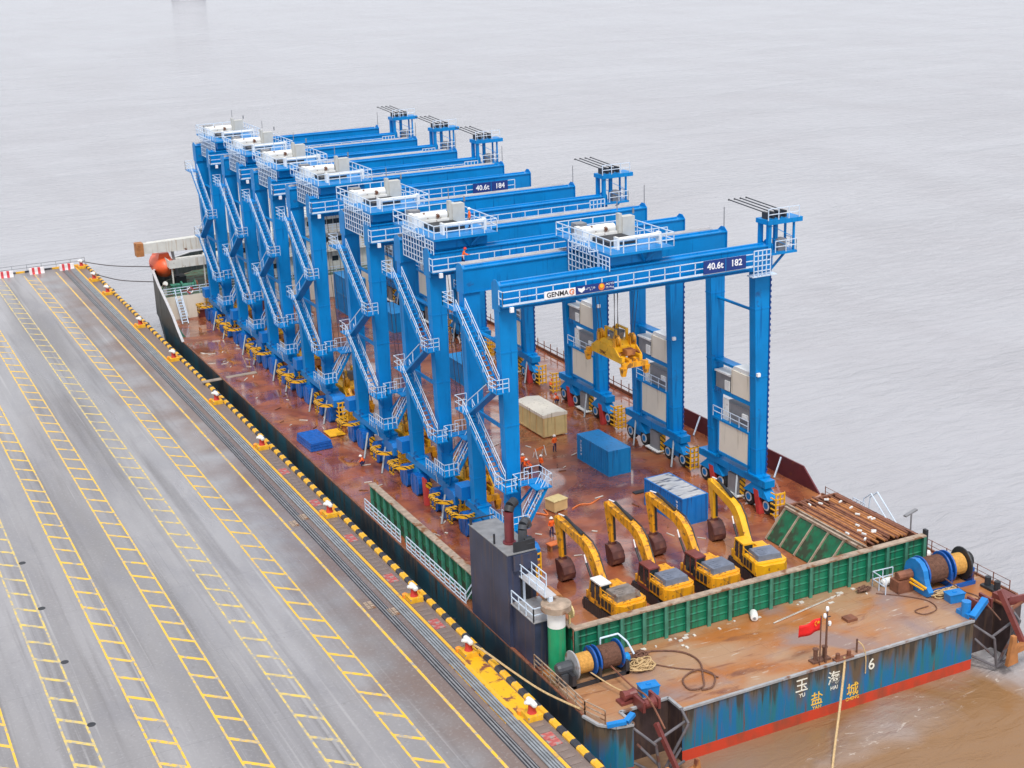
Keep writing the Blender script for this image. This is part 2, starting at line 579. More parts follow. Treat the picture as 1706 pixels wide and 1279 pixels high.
def link(name, data, parent=None, loc=None, rz=None):
    o = bpy.data.objects.new(name, data)
    COL.objects.link(o)
    if parent is not None:
        o.parent = parent
    if loc is not None:
        o.location = loc
    if rz is not None:
        o.rotation_euler = (0, 0, rz)
    return o


def tag(o, label, cat, group=None):
    o['label'] = label
    o['category'] = cat
    if group:
        o['group'] = group
    return o


def thing(name, label, cat, loc=(0, 0, 0), rz=0., group=None):
    return tag(link(name, None, None, loc, rz), label, cat, group)


def part(parent, name, mb, mats, smooth=False, loc=None, label=None):
    if isinstance(mb, list):
        return [part(parent, name, q_, mats, smooth, loc, label) for q_ in mb][0]
    o = link(name, mb.mesh(name, mats, smooth) if isinstance(mb, MB) else mb, parent, loc)
    if label:
        o['label'] = label
    return o


def struct(name, mb, mats):
    o = link(name, mb.mesh(name, mats))
    o['kind'] = 'structure'
    return o


def copy_tree(o, parent=None):
    c_ = o.copy()
    COL.objects.link(c_)
    c_.parent = parent
    for ch in list(o.children):
        copy_tree(ch, c_)
    return c_


def text_mesh(txt, size, m, extrude=.012, align='CENTER'):
    cu = bpy.data.curves.new('lettering', 'FONT')
    cu.body = txt
    cu.size = size
    cu.align_x = align
    cu.align_y = 'CENTER'
    cu.extrude = extrude
    cu.offset = size * .015 if txt[0] in '14G' else size * .004
    cu.resolution_u = 3
    o = bpy.data.objects.new('lettering', cu)
    COL.objects.link(o)
    bpy.context.view_layer.update()
    dg = bpy.context.evaluated_depsgraph_get()
    me = bpy.data.meshes.new_from_object(o.evaluated_get(dg))
    bpy.data.objects.remove(o)
    bpy.data.curves.remove(cu)
    me.materials.clear()
    me.materials.append(MATS[m])
    return me


def letters(parent, txt, size, m, loc, rot, name='lettering', sx=1., ext=.012):
    o = link(name, text_mesh(txt, size, m, ext), parent)
    o.location = loc
    o.rotation_euler = rot
    o.scale = (sx, 1, 1)
    return o


FRONT = (R(90), 0, 0)              # lettering that faces the stern
PORT = (R(90), 0, R(-90))          # lettering that faces the quay

# ------------------------------------------------------------ water and quay
WZ, QZ = -4.05, -.5
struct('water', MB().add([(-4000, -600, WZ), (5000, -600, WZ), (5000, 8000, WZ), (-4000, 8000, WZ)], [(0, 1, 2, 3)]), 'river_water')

QY0, QY1 = -48., 141.3
q = MB().box(-75, -7.35, QY0, QY1, -7, QZ)
quay = struct('quay', q, 'quay_concrete')
# kerb blocks along the edge, yellow and black in turn
kb = {}
for k_, mname in (('y', 'kerb_yellow'), ('k', 'kerb_black')):
    hw = .53 if k_ == 'y' else .42
    kb[k_] = MB().prism([(-.26, 0), (.24, 0), (.24, .2), (.17, .28), (-.12, .28), (-.26, .14)], 'Y', -hw + .006, hw - .006).mesh('kerb_block', mname)
y = QY0 + .6
while y < QY1 - .6:
    for k_, dy in (('y', .53), ('k', .42)):
        y += dy
        link('kerb_block', kb[k_], quay, (-7.66, y, QZ))
        y += dy
endk = MB().prism([(-.2, 0), (.2, 0), (.2, .25), (-.2, .25)], 'X', -.7, .7)
ekm = [endk.mesh('kerb_block', 'kerb_yellow'), endk.mesh('kerb_block', 'kerb_black')]
for i in range(24):
    link('kerb_block', ekm[i % 2], quay, (-9.4 - 1.42 * i, QY1 - .3, QZ))
# trench covers between the kerb and the pipe run
tcm = [MB().box(-.42, .42, -.4, .4, 0, .035).mesh('trench_cover', x) for x in ('trench', 'trench_red')]
for i in range(96):
    yy = QY0 + 6 + .86 * i
    if -20.8 < yy < -10.6 or any(abs(yy - b_) < .75 for b_ in (-10.3, -20.5, .1, 20.1)):
        continue
    link('trench_cover', tcm[1 if (i * 7) % 11 in (0, 4) else 0], quay, (-8.72, yy, QZ))


def strip(x0, x1, y0, y1, z=QZ + .008):
    return MB().add([(x0, y0, z), (x1, y0, z), (x1, y1, z), (x0, y1, z)], [(0, 1, 2, 3)])


part(quay, 'edge_stripe', strip(-9.47, -9.22, QY0, QY1 - 1), 'edge_paint')
part(quay, 'lane_line', strip(-12.9, -12.68, QY0, QY1 - 3), 'lane_paint')
part(quay, 'paint_patch', strip(-10.5, -7.98, -20.3, -10.9, QZ + .005), 'edge_patch')
for i, xl in enumerate((-42.4, -37.4, -32.45, -27.62, -22.73, -17.73)):
    mb = MB()
    xr = xl + 1.66
    for x in (xl, xr):
        s_ = strip(x - .08, x + .08, QY0, QY1 - 2.5)
        mb.add(s_.v, s_.f)
    yy = QY0 - 1 + .7 * i
    while yy < QY1 - 6:
        y_ = yy + random.uniform(-.08, .08)
        mb.add([(xl + .02, y_ + 1.5, QZ + .009), (xl + .02, y_ + 1.92, QZ + .009), (xr - .02, y_ + .42, QZ + .009), (xr - .02, y_, QZ + .009)], [(0, 3, 2, 1)])
        yy += 3.25
    part(quay, 'lane_marking', mb, 'lane_paint' if i not in (1, 4) else 'lane_paint_faint')
# crane rail in its groove, pipes on the berth
part(quay, 'rail_groove', strip(-11.68, -10.94, QY0, QY1 - 1.5, QZ + .004), 'black_steel')
part(quay, 'crane_rail', MB().box(-11.37, -11.25, QY0, QY1 - 1.6, QZ, QZ + .06), 'grey')
part(quay, 'rail_plate', MB().box(-11.58, -11.5, QY0, QY1 - 1.6, QZ, QZ + .05).box(-11.12, -11.04, QY0, QY1 - 1.6, QZ, QZ + .05), 'grey')
for dx in (-.3, -.08, .14, .36):
    part(quay, 'service_pipe', MB().cyl((-10.1 + dx, QY0, QZ + .09), (-10.1 + dx, QY1 - 2, QZ + .09), .085, 8), 'galv', True)
dm = MB().lathe([(.3, 0), (.3, .02)], 12).mesh('drain_cover', 'dark')
for yy in (24, 14, 3.8, -6.3, -16.2):
    link('drain_cover', dm, quay, (-35.4, yy, QZ))
cb = MB()
for a in range(2):
    for c_ in range(4):
        cb.box(-.32 + .36 * a, -.04 + .36 * a, -.6 + .34 * c_, -.34 + .34 * c_, 0, .05)
cbm = cb.mesh('rail_clamp_cover', 'rim_rust')
for x, yy in ((-10.85, -1), (-12.1, 1), (-10.85, 21), (-12.1, 20)):
    link('rail_clamp_cover', cbm, quay, (x, yy, QZ))
# the drop at the edge: fenders
fm = MB().lathe([(.42, -1.1), (.5, -.9), (.5, .9), (.42, 1.1)], 12).mesh('fender', 'tyre', True)
for i in range(16):
    link('fender', fm, quay, (-6.95, -38 + 11.6 * i, -2.3))

# quay end railing
r = thing('quay_railing', 'grey pipe railing along the far end of the quay', 'railing', (0, 0, 0))
mb = MB()
n = 26
for i in range(n):
    x = -7.6 - 2.3 * i
    mb.bar((x, QY1 - .06, QZ), (x, QY1 - .06, QZ + 1.2), .07)
part(r, 'post', mb, 'galv')
part(r, 'handrail', MB().bar((-7.6, QY1 - .06, QZ + 1.2), (-65, QY1 - .06, QZ + 1.2), .08).bar((-7.6, QY1 - .06, QZ + .7), (-65, QY1 - .06, QZ + .7), .08), 'galv')
# red and white barrier blocks at the quay end
bl = MB().prism([(-.42, 0), (.42, 0), (.3, .35), (.2, .95), (-.2, .95), (-.3, .35)], 'X', -1.15, 1.15).mesh('barrier', 'concrete_block_white')
bs = MB().prism([(-.45, 0), (.45, 0), (.325, .36), (.225, .97), (-.225, .97), (-.325, .36)], 'X', -.2, .2).mesh('stripe', 'pink_red')
for x, lab in ((-10.9, 'red and white barrier block nearest the crane rail at the quay end'), (-15.6, 'red and white barrier block second from the crane rail at the quay end'),
               (-20.4, 'red and white barrier block at the far left end of the quay')):
    t = thing('barrier_block', lab, 'barrier', (x, QY1 - 2.1, QZ), 0, 'barrier blocks at the quay end')
    link('block', bl, t)
    for dx in (-.55, .35):
        link('stripe', bs, t, (dx, 0, 0))
# bollards
bb_ = MB().box(-.55, .55, -.6, .6, 0, .42).mesh('base', 'kerb_yellow')
bpst = MB().lathe([(.34, .42), (.27, .6), (.25, 1.0), (.3, 1.1)], 12).mesh('post', 'bollard_red', True)
hd = MB().lathe([(.1, -.58), (.2, -.5), (.24, 0), (.2, .5), (.1, .58)], 10, 'Y', (0, 0, 1.2))
hd.cyl((0, 0, 1.15), (-.5, 0, 1.32), .2, 10, .13)
bh = hd.mesh('head', 'white', True)
bsd = MB().lathe([(.26, 0), (.3, .12), (.26, .4), (.12, .48)], 10, 'Z', (.5, .75, .01)).mesh('side_roller', 'bollard_orange', True)
bsd2 = MB().lathe([(.24, 0), (.26, .3), (.1, .4)], 10, 'Z', (-.45, .85, .01)).mesh('side_roller', 'bollard_orange', True)
BY = [138.9, 128.5, 118.4, 96.8, 78.2, 58.3, 40.9, 20.1, .1, -10.3, -20.5]
blab = ['bollard at the far corner of the quay', 'bollard second from the far corner of the quay', 'bollard third from the far corner of the quay',
        'bollard on the quay level with the orange lifeboat', 'bollard on the quay beside the bow of the barge', 'bollard on the quay just this side of the gangway plank',
        'bollard on the quay level with the blue sheet stack', 'bollard on the quay level with the start of the white deck railing',
        'bollard third from the bottom on the quay edge', 'bollard at the upper end of the yellow paint patch', 'bollard nearest the viewer on the quay edge']
for yy, lab in zip(BY, blab):
    t = thing('bollard', 'red and white ' + lab, 'bollard', (-8.6, yy, QZ), 0, 'bollards along the quay edge')
    link('base', bb_, t)
    link('post', bpst, t)
    link('head', bh, t)
    link('side_roller', bsd, t)
    link('side_roller', bsd2, t)

# ------------------------------------------------------------ barge
barge = thing('barge', 'long rusty deck barge with blue hull carrying seven blue gantry cranes', 'barge', (0, 0, 0))
PX, SX, SY = -5.9, 32.3, -25.4
stern = [(-5.9, -22.8), (-5.55, -24.3), (-4.7, -25.15), (-3.5, SY), (-3.5, -23.6), (.35, -23.6), (.35, SY)]
stern += [(26.3, SY), (26.3, -23.6), (30.1, -23.6), (30.1, SY), (31.6, -24.9), (SX, -23.6)]
bow = [(SX, 95), (31.6, 101), (29, 106.5), (24, 110.5), (13.2, 112.5), (2.4, 110.5), (-2.6, 106.5), (-5.2, 101), (PX, 95)]
out = stern + bow
mb = MB()
n = len(out)
for i in range(n):
    (x0, y0), (x1, y1) = out[i], out[(i + 1) % n]
    aft = i < len(stern) - 1
    a0 = a1 = 0
    zt0 = zt1 = -.012
    zs = (zt0, -3.2, -7)
    for k in range(2):
        def rk(yv, z):
            return yv - max(0, (yv - 88)) * .42 * min(1, max(0, -z / 6))
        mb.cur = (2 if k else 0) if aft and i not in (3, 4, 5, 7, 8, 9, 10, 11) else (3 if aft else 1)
        mb.add([(x0, rk(y0, zs[k]), zs[k]), (x1, rk(y1, zs[k]), zs[k]), (x1, rk(y1, zs[k + 1]), zs[k + 1]), (x0, rk(y0, zs[k + 1]), zs[k + 1])], [(0, 1, 2, 3)])
mb.cur = 1
mb.add([(x, y_, -.012) for x, y_ in out], [tuple(range(n))])
part(barge, 'hull', mb, ['hull_paint', 'hull_side', 'boot_top', 'notch_dark'])
YB = -15.9
part(barge, 'main_deck', MB().add([(PX, YB, 0), (SX, YB, 0), (SX, 96, 0), (PX, 96, 0)], [(0, 1, 2, 3)]), 'main_deck')
ad = [(x, y_, 0) for x, y_ in stern] + [(SX, YB, 0), (PX, YB, 0)]
part(barge, 'aft_deck', MB().add(ad, [tuple(range(len(ad)))]), 'aft_deck')
mb = MB()
mb2 = MB()
for k, ((x0, y0), (x1, y1)) in enumerate(zip(stern[:-1], stern[1:])):
    (mb if k < 7 else mb2).bar((x0, y0, .03), (x1, y1, .03), .22, .16)
part(barge, 'deck_rim', mb, 'deck_grey')
part(barge, 'corner_rim', mb2, 'rust')
mb = MB().bar((PX + .08, -22.8, .03), (PX + .08, 92, .03), .18, .1).bar((SX - .08, -23.6, .03), (SX - .08, .3, .03), .18, .2)
part(barge, 'gunwale', mb, 'rust')
# forecastle
top = lambda yv: 1.0 + 5.0 * min(1, max(0, (yv - 86) / 11)) ** .8
fo = [(PX, 84)] + [(PX, v) for v in (86, 88.5, 91, 93, 95)] + [(x, y_) for x, y_ in reversed(bow[:-1])]
mb = MB()
for (x0, y0), (x1, y1) in zip(fo[:-1], fo[1:]):
    z0 = 0 if y0 <= 84 else top(y0)
    z1 = top(y1)
    if x1 > 20:
        z0 = z1 = top(99) if x0 < 31.8 else 4.5
    d_ = Vector((y1 - y0, x0 - x1, 0)).normalized() * .12
    mb.hexa([(x0 - d_.x, y0 - d_.y, -.02), (x1 - d_.x, y1 - d_.y, -.02), (x1 + d_.x, y1 + d_.y, -.02), (x0 + d_.x, y0 + d_.y, -.02)],
            [(x0 - d_.x, y0 - d_.y, z0), (x1 - d_.x, y1 - d_.y, z1), (x1 + d_.x, y1 + d_.y, z1), (x0 + d_.x, y0 + d_.y, z0)])
part(barge, 'bow_bulwark', mb, 'bow_dark')
mb = MB()
for (x0, y0), (x1, y1) in zip(fo[:8], fo[1:9]):
    z0 = 0 if y0 <= 84 else top(y0)
    mb.bar((x0, y0, z0 + .05), (x1, y1, top(y1) + .05), .34, .12)
part(barge, 'bulwark_rail', mb, 'grey_tray')
mb = MB()
for i in range(7):
    yv = 86.5 + 1.4 * i
    mb.prism([(PX + .1, 0), (PX + 1.0, 0), (PX + .1, top(yv) - .2)], 'Y', yv, yv + .12)
part(barge, 'bulwark_stay', mb, 'green_rib')
fd = [(x, y_, 3.3) for x, y_ in bow] + [(-3.6, 95.9, 3.3), (SX - .2, 95.9, 3.3)]
fp = [(-5.7, 95.9), (32.1, 95.9)] + [(x * .985 + .2, y_ - .3) for x, y_ in bow[1:-1]]
part(barge, 'forecastle', MB().prism(fp, 'Z', .01, 3.3), ['cream'])
part(barge, 'forecastle_deck', MB().prism([(x * .99 + .13, y_ + (.02 if y_ < 96.5 else -.1)) for x, y_ in fp], 'Z', 3.304, 3.34), 'forward_green')
mb = MB().rail([(-5.2, 96, 3.34), (10, 96, 3.34), (31.5, 96, 3.34)], 1.1, .08, 1.6, 2)
part(barge, 'forecastle_railing', mb, 'white_rail')
# accommodation
dh = part(barge, 'deckhouse', MB().box(4.5, 31, 99.2, 107.5, 3.35, 6.1).box(3.6, 31.4, 98.4, 108, 6.1, 6.25).box(7, 30, 100, 107, 6.25, 8.7)
          .box(6.2, 30.8, 99.2, 107.6, 8.7, 8.85).box(17, 26.5, 100.6, 106.5, 8.85, 11.1).box(16.4, 27, 100.1, 107, 11.1, 11.25).box(19.6, 22.4, 101.4, 104, 11.25, 12.6), 'superstructure')
wm = MB().box(-.45, .45, -.03, .03, -.35, .35).mesh('window', 'glass')
for z, xs, yy in ((4.9, range(6, 31, 3), 99.18), (7.6, range(8, 30, 2), 99.98), (10.1, range(18, 27, 1), 100.58)):
    for x in xs:
        link('window', wm, dh, (x, yy, z))
mb = MB()
for z, x0, x1, yy in ((6.25, 3.7, 31.3, 98.5), (8.85, 6.3, 30.7, 99.3), (11.25, 16.5, 26.9, 100.2)):
    mb.rail([(x0, yy + 7, z), (x0, yy, z), (x1, yy, z)], 1.05, .07, 1.6, 2)
part(dh, 'railing', mb, 'white_rail')
part(dh, 'mast', MB().bar((21, 103, 12.6), (21, 103, 17), .25).bar((19.5, 103, 15.5), (22.5, 103, 15.5), .12), 'white')
mb = MB().box(-3.2, 4.4, 99, 105, 6.55, 6.7).box(-3.2, 2.6, 98.9, 99, 6.55, 7.7).box(-3.3, -3.2, 98.9, 105, 6.55, 7.7)
for x in (-3, 1.5):
    mb.box(x, x + .2, 99.2, 99.4, 3.34, 6.55)
part(barge, 'wing_deck', mb, 'superstructure')
mb = MB()
for s_ in (98.2, 99):
    mb.bar((2.6, s_, 6.6), (6.4, s_, 3.4), .1, .22)
    mb.bar((2.6, s_, 7.6), (6.4, s_, 4.4), .07)
    for k in range(5):
        mb.bar((2.6 + .95 * k, s_, 6.6 - .8 * k), (2.6 + .95 * k, s_, 7.6 - .8 * k), .06)
part(barge, 'forward_stair', mb, 'white_rail')
mb = MB()
for s_ in (-3.7, -2.9):
    mb.bar((s_, 95.7, 3.3), (s_, 92.8, .1), .12, .2)
    mb.bar((s_, 95.7, 4.3), (s_, 92.8, 1.1), .08)
for k in range(9):
    mb.box(-3.7, -2.9, 93 + .3 * k, 93.25 + .3 * k, .3 + .33 * k, .36 + .33 * k)
part(barge, 'deck_stair', mb, 'white_rail')
lr = MB()
for i in range(12):
    a, c_ = 2 * math.pi * i / 12, 2 * math.pi * (i + 1) / 12
    lr.cur = (i // 3) % 2
    lr.cyl((.38 * math.cos(a), 0, .38 * math.sin(a)), (.38 * math.cos(c_), 0, .38 * math.sin(c_)), .08, 6)
lrm = lr.mesh('life_ring', ['pink_red', 'white'])
for x, yy, z in ((-1.5, 95.8, 3.9), (1.9, 95.8, 4.0), (4.4, 98.8, 7.6)):
    link('life_ring', lrm, barge, (x, yy, z))
# lifeboat under its davit, deck crane lying across the bow
lb = thing('lifeboat', 'orange enclosed lifeboat hanging over the port bow of the barge', 'lifeboat', (-3.3, 103.6, 6.3))
lb.scale = (1.2, 1, 1.25)
prof = [(.05, -3.2), (.7, -2.8), (1.2, -1.8), (1.35, 0), (1.2, 1.8), (.7, 2.8), (.05, 3.2)]
part(lb, 'hull', MB().lathe(prof, 14, 'Y'), 'orange_boat', True)
part(lb, 'canopy', MB().prism([(-.8, .7), (.8, .7), (.55, 1.55), (-.55, 1.55)], 'Y', -1.9, 1.9), 'orange_boat')
part(lb, 'gunwale', MB().lathe([(1.36, -.12), (1.47, 0), (1.36, .12)], 16, 'Z'), 'red')
part(lb, 'davit', MB().bar((1.6, -2, -3.2), (.9, -2, 2.3), .3).bar((.9, -2, 2.3), (-.3, -2, 1.9), .25).bar((1.6, 2, -3.2), (.9, 2, 2.3), .3).bar((.9, 2, 2.3), (-.3, 2, 1.9), .25), 'grey')
dc = thing('deck_crane', 'pale grey deck crane boom laid across the bow above the lifeboat', 'crane', (6.2, 101.5, 3.34))
part(dc, 'boom', MB().hexa([(-12.4, -.6, 5.3), (0, -.8, 5.0), (0, .8, 5.0), (-12.4, .6, 5.3)], [(-12.4, -.6, 6.7), (0, -.8, 6.9), (0, .8, 6.9), (-12.4, .6, 6.7)]), 'superstructure')
part(dc, 'boom_tip', MB().box(-13.4, -12.38, -.7, .7, 5.0, 6.85), 'rust_orange')
part(dc, 'pedestal', MB().lathe([(.9, 0), (.8, 4.6), (1.2, 4.8), (1.2, 5.1)], 14), 'superstructure')
part(dc, 'lamp', MB().bar((-4, 0, 6.8), (-4, 0, 7.6), .14).box(-4.25, -3.75, -.25, .25, 7.5, 7.75), 'dark')
# forward clutter seen past the cranes
for x, yy, lab, mt in ((-1.2, 98, 'green mooring winch on the forecastle under the white wing deck', 'green_rib'),):
    t = thing('mooring_winch', lab, 'winch', (x, yy, 3.34))
    part(t, 'drum', MB().lathe([(.7, -1), (.7, -.85), (.35, -.8), (.35, .8), (.7, .85), (.7, 1)], 12, 'X', (0, 0, .8)), mt)
    part(t, 'frame', MB().box(-1.2, 1.2, -.6, .6, 0, .3).box(1.05, 1.3, -.5, .5, 0, 1.3), 'rust')

for x, yy, w_, d_, h_, m_ in ((-3.6, 97.4, 1.2, 1.0, 1.1, 'green_rib'), (1.6, 97.6, 1.4, 1.2, .9, 'rust'), (3.2, 97.2, .9, .9, 1.6, 'white'), (-2.2, 100.8, 1.5, 2.0, 1.4, 'dark')):
    part(barge, 'deck_locker', MB().box(x, x + w_, yy, yy + d_, 3.34, 3.34 + h_).box(x - .06, x + w_ + .06, yy - .06, yy + d_ + .06, 3.34 + h_, 3.42 + h_), m_)
for x, yy in ((-4.6, 97.2), (6.6, 97.4), (10.5, 97.2)):
    part(barge, 'vent_cowl', MB().cyl((x, yy, 3.34), (x, yy, 4.9), .22, 10).cyl((x, yy, 4.8), (x, yy - .5, 5.1), .34, 10), 'superstructure', True)
part(barge, 'bulkhead_door', MB().box(2.6, 3.5, 95.82, 95.9, .2, 2.2), 'green_dark')
for x in (-.8, 7.5, 12.6, 20.5):
    part(barge, 'bulkhead_locker', MB().box(x, x + 1.5, 95.2, 95.88, .02, 1.1), 'rust_red')
# ---- green bulkhead across the stern
bk = part(barge, 'stern_bulkhead', MB().box(-2.7, 29.6, YB + .02, YB + .1, .0, 2.62), 'green_dark')
nb = 17
bw_ = (29.6 + 2.7) / nb
pm = MB().box(.1, bw_ - .1, -.04, .0, .05, 2.6)
for z in (.62, 1.25, 1.9):
    pm.prism([(-.04, z - .09), (-.1, z), (-.04, z + .09)], 'X', .1, bw_ - .1)
pm = pm.mesh('bulkhead_panel', 'green_wall')
rm = MB().box(-.07, .07, -.3, .0, .0, 2.62).box(-.15, .15, -.34, -.29, 0, 2.62).mesh('stiffener', 'green_rib')
for i in range(nb):
    link('bulkhead_panel', pm, bk, (-2.7 + bw_ * i, YB, 0))
for i in range(nb + 1):
    link('stiffener', rm, bk, (-2.7 + bw_ * i, YB, 0))
part(bk, 'bulkhead_rim', MB().box(-2.9, 29.7, YB - .35, YB + .25, 2.62, 2.74), 'rim_rust')
part(barge, 'bulkhead_return', MB().box(-2.85, -2.7, YB + .26, -11.9, 0, 2.62).box(-2.98, -2.86, -14.5, -14.3, 0, 2.6).box(-2.98, -2.86, -13, -12.8, 0, 2.6), 'green_wall')
part(barge, 'return_rim', MB().box(-3.05, -2.5, YB + .26, -11.8, 2.62, 2.74), 'rim_rust')
part(barge, 'end_post', MB().box(29.75, 30.0, YB - .2, YB + .2, 0, 3.1), 'dark')
# ---- port green bulkhead with a rusty coping
pb = part(barge, 'port_bulkhead', MB().box(-4.95, -4.8, -5.1, 18.3, 0, 2.45), 'green_dark')
pmm = MB().box(-.05, 0, .1, 1.5, .04, 2.42).box(-.1, -.05, .1, 1.5, 1.1, 1.2).mesh('bulkhead_panel', 'green_panel')
prm = MB().box(-.34, 0, -.05, .05, 0, 2.45).mesh('stiffener', 'green_rib')
for i in range(15):
    if i < 14:
        link('bulkhead_panel', pmm, pb, (-4.951, -4.4 + 1.6 * i, 0))
    link('stiffener', prm, pb, (-4.951, -4.45 + 1.6 * i, 0))
part(pb, 'bulkhead_rim', MB().box(-5.25, -4.6, -5.1, 18.5, 2.45, 2.55), 'rim_rust')
mb = MB().rail([(-5.72, 18.4, .05), (-5.72, 9.9, .05)], 1.15, .07, 1.05, 2).rail([(-5.72, 8.5, .05), (-5.72, -3.6, .05)], 1.15, .07, 1.05, 2)
mb.bar((-5.72, 18.4, .12), (-5.72, 9.9, .12), .07).bar((-5.72, 8.5, .12), (-5.72, -3.6, .12), .07)
part(barge, 'deck_railing', mb, 'white_rail')
mb = MB().rail([(-5.75, -15.4, .05), (-5.75, -22.8, .05), (-5.2, -24.6, .05)], 1.1, .07, 1.3, 2)
part(barge, 'aft_railing', mb, 'rim_rust')
part(barge, 'white_brace', MB().bar((-5.5, -2.6, .1), (-4.9, -3.9, 2.2), .1).bar((-5.5, -3.2, .1), (-4.9, -4.4, 2.2), .1).bar((-5.5, -4.4, 1.5), (-4.9, -4.4, 2.4), .09), 'white_rail')
# ---- starboard side
part(barge, 'starboard_bulwark', MB().prism([(.4, 0), (25.5, 0), (25.5, 1.75), (2.9, 1.95)], 'X', 32.0, 32.15), 'maroon')
for yv in (6.2, 12.5, 16, 20):
    part(barge, 'bulwark_brace', MB().bar((31.95, yv, 1.8), (30.9, yv - .4, .05), .12), 'white_rail')
mb = MB()
yv = 26.
while yv < 95:
    mb.bar((32.1, yv, 0), (32.1, yv, 1.35), .08)
    yv += 1.7
mb.bar((32.1, 25.6, .75), (32.1, 95, .75), .07).bar((32.1, 25.6, .18), (32.1, 95, .18), .12, .3)
part(barge, 'starboard_stanchions', mb, 'rust')
mb = MB()
for k in range(14):
    yv = -.4 - 1.75 * k
    mb.bar((32.05, yv, 0), (32.05, yv, 1.05), .06)
mb.bar((32.05, -.4, 1.0), (32.05, -23.2, 1.0), .035).bar((32.05, -.4, .55), (32.05, -23.2, .55), .035)
part(barge, 'starboard_rail', mb, 'rust')
# ---- funnel house on the port quarter
fh = part(barge, 'funnel_house', MB().box(-5.88, -3.6, -11.8, -5.2, 0, 7.45).box(-5.6, -3.7, -15.3, -11.8, 0, 3.6), 'funnel')
part(fh, 'house_roof', MB().box(-5.92, -3.5, -11.85, -5.15, 7.45, 7.52), 'funnel_roof')
part(fh, 'house_ledge', MB().box(-5.5, -3.55, -12.05, -11.81, 6.2, 7.4), 'funnel')
part(fh, 'door', MB().box(-4.9, -4.1, -11.86, -11.8, 3.65, 5.6), 'dark')
part(fh, 'tier_roof', MB().box(-5.75, -3.4, -15.5, -11.81, 3.6, 3.68), 'deck_grey')
part(fh, 'tier_railing', MB().rail([(-5.7, -11.9, 3.68), (-5.7, -15.4, 3.68), (-3.5, -15.4, 3.68)], 1.05, .07, 1.2, 1), 'white_rail')
mb = MB().cyl((-4.75, -9.9, 7.5), (-4.75, -9.9, 10.0), .36, 12).cyl((-4.75, -9.9, 7.5), (-4.75, -9.9, 7.65), .5, 12)
part(fh, 'exhaust_pipe', mb, 'pipe_maroon', True)
part(fh, 'exhaust_elbow', MB().cyl((-4.75, -9.9, 10.0), (-4.55, -9.75, 10.35), .37, 12).cyl((-4.55, -9.75, 10.35), (-4.0, -9.4, 10.5), .37, 12), 'dark', True)
pts = [(-4.2, -11.0, 7.5), (-4.2, -11.0, 8.9), (-4.1, -10.9, 9.2), (-3.85, -10.7, 9.35), (-3.6, -10.5, 9.2), (-3.5, -10.45, 8.8)]
part(fh, 'ventilator', MB().path(pts, .34, 12), 'pipe_grey', True)
part(fh, 'blower', MB().lathe([(.42, -.3), (.42, .3)], 12, 'X', (-3.95, -11.3, 7.95)).box(-5.3, -3.55, -11.7, -11.6, 7.5, 8.3), 'dark')
part(fh, 'roof_post', MB().bar((-5.8, -9.5, 7.5), (-5.8, -9.5, 8.3), .12), 'dark')
part(fh, 'roof_rail', MB().bar((-5.8, -5.4, 7.5), (-5.8, -5.4, 8.1), .16).bar((-5.8, -5.4, 7.95), (-3.8, -5.4, 7.95), .08), 'dark')
# ---- crane pedestal
pd = part(barge, 'pedestal', MB().lathe([(.66, 0), (.64, 3.45)], 18, 'Z', (-4.3, -16.2, 0)), 'green_post', True)
part(pd, 'pedestal_collar', MB().lathe([(.655, 3.45), (.65, 4.6)], 18, 'Z', (-4.3, -16.2, 0)), 'white', True, label='white and rust stained collar')
part(pd, 'pedestal_flange', MB().lathe([(.7, 4.6), (1.1, 4.75), (1.1, 5.2), (1.02, 5.25)], 20, 'Z', (-4.3, -16.2, 0)), 'rim_rust', True)
mb = MB().box(-5.0, -4.1, -15.9, -11.0, 5.6, 5.68)
part(pd, 'gangway', mb, 'grey_tray')
mb = MB().rail([(-5.0, -15.9, 5.68), (-5.0, -11.0, 5.68)], 1.0, .06, 1.3, 1).rail([(-4.1, -14.4, 5.68), (-4.1, -11.0, 5.68)], 1.0, .06, 1.3, 1)
mb.bar((-4.55, -15.8, 5.2), (-4.55, -15.8, 5.6), .3).bar((-4.7, -12.0, 3.7), (-4.7, -12.0, 5.6), .14)
part(pd, 'gangway_railing', mb, 'white_rail')
part(pd, 'slew_motor', MB().lathe([(.45, -.9), (.5, 0), (.45, .9)], 12, 'Y', (-3.2, -13.6, 4.4)).box(-3.7, -2.7, -14.3, -12.9, 3.7, 4.1), 'rust_orange')
part(pd, 'light_disc', MB().lathe([(.5, -.06), (.5, .06)], 16, 'X', (-2.6, -15.2, 3.7)).bar((-2.7, -15.2, 2.6), (-2.7, -15.2, 3.4), .12), 'cream_crate')
# ---- stern lettering
for txt, x, z, mt, sz in (('玉', 10.35, -1.0, 'letter_white', 1.15), ('海', 13.2, -1.2, 'letter_white', 1.15), ('6', 16.6, -1.0, 'letter_white', 1.25),
                          ('盐', 11.73, -2.45, 'gold', 1.1), ('城', 14.95, -2.62, 'gold', 1.1),
                          ('YU', 10.4, -1.75, 'letter_white', .42), ('HAI', 13.25, -1.95, 'letter_white', .42), ('YAN', 11.75, -3.1, 'gold', .4), ('CHENG', 14.95, -3.28, 'gold', .36)):
    letters(barge, txt, sz, mt, (x, SY - .012, z), FRONT)
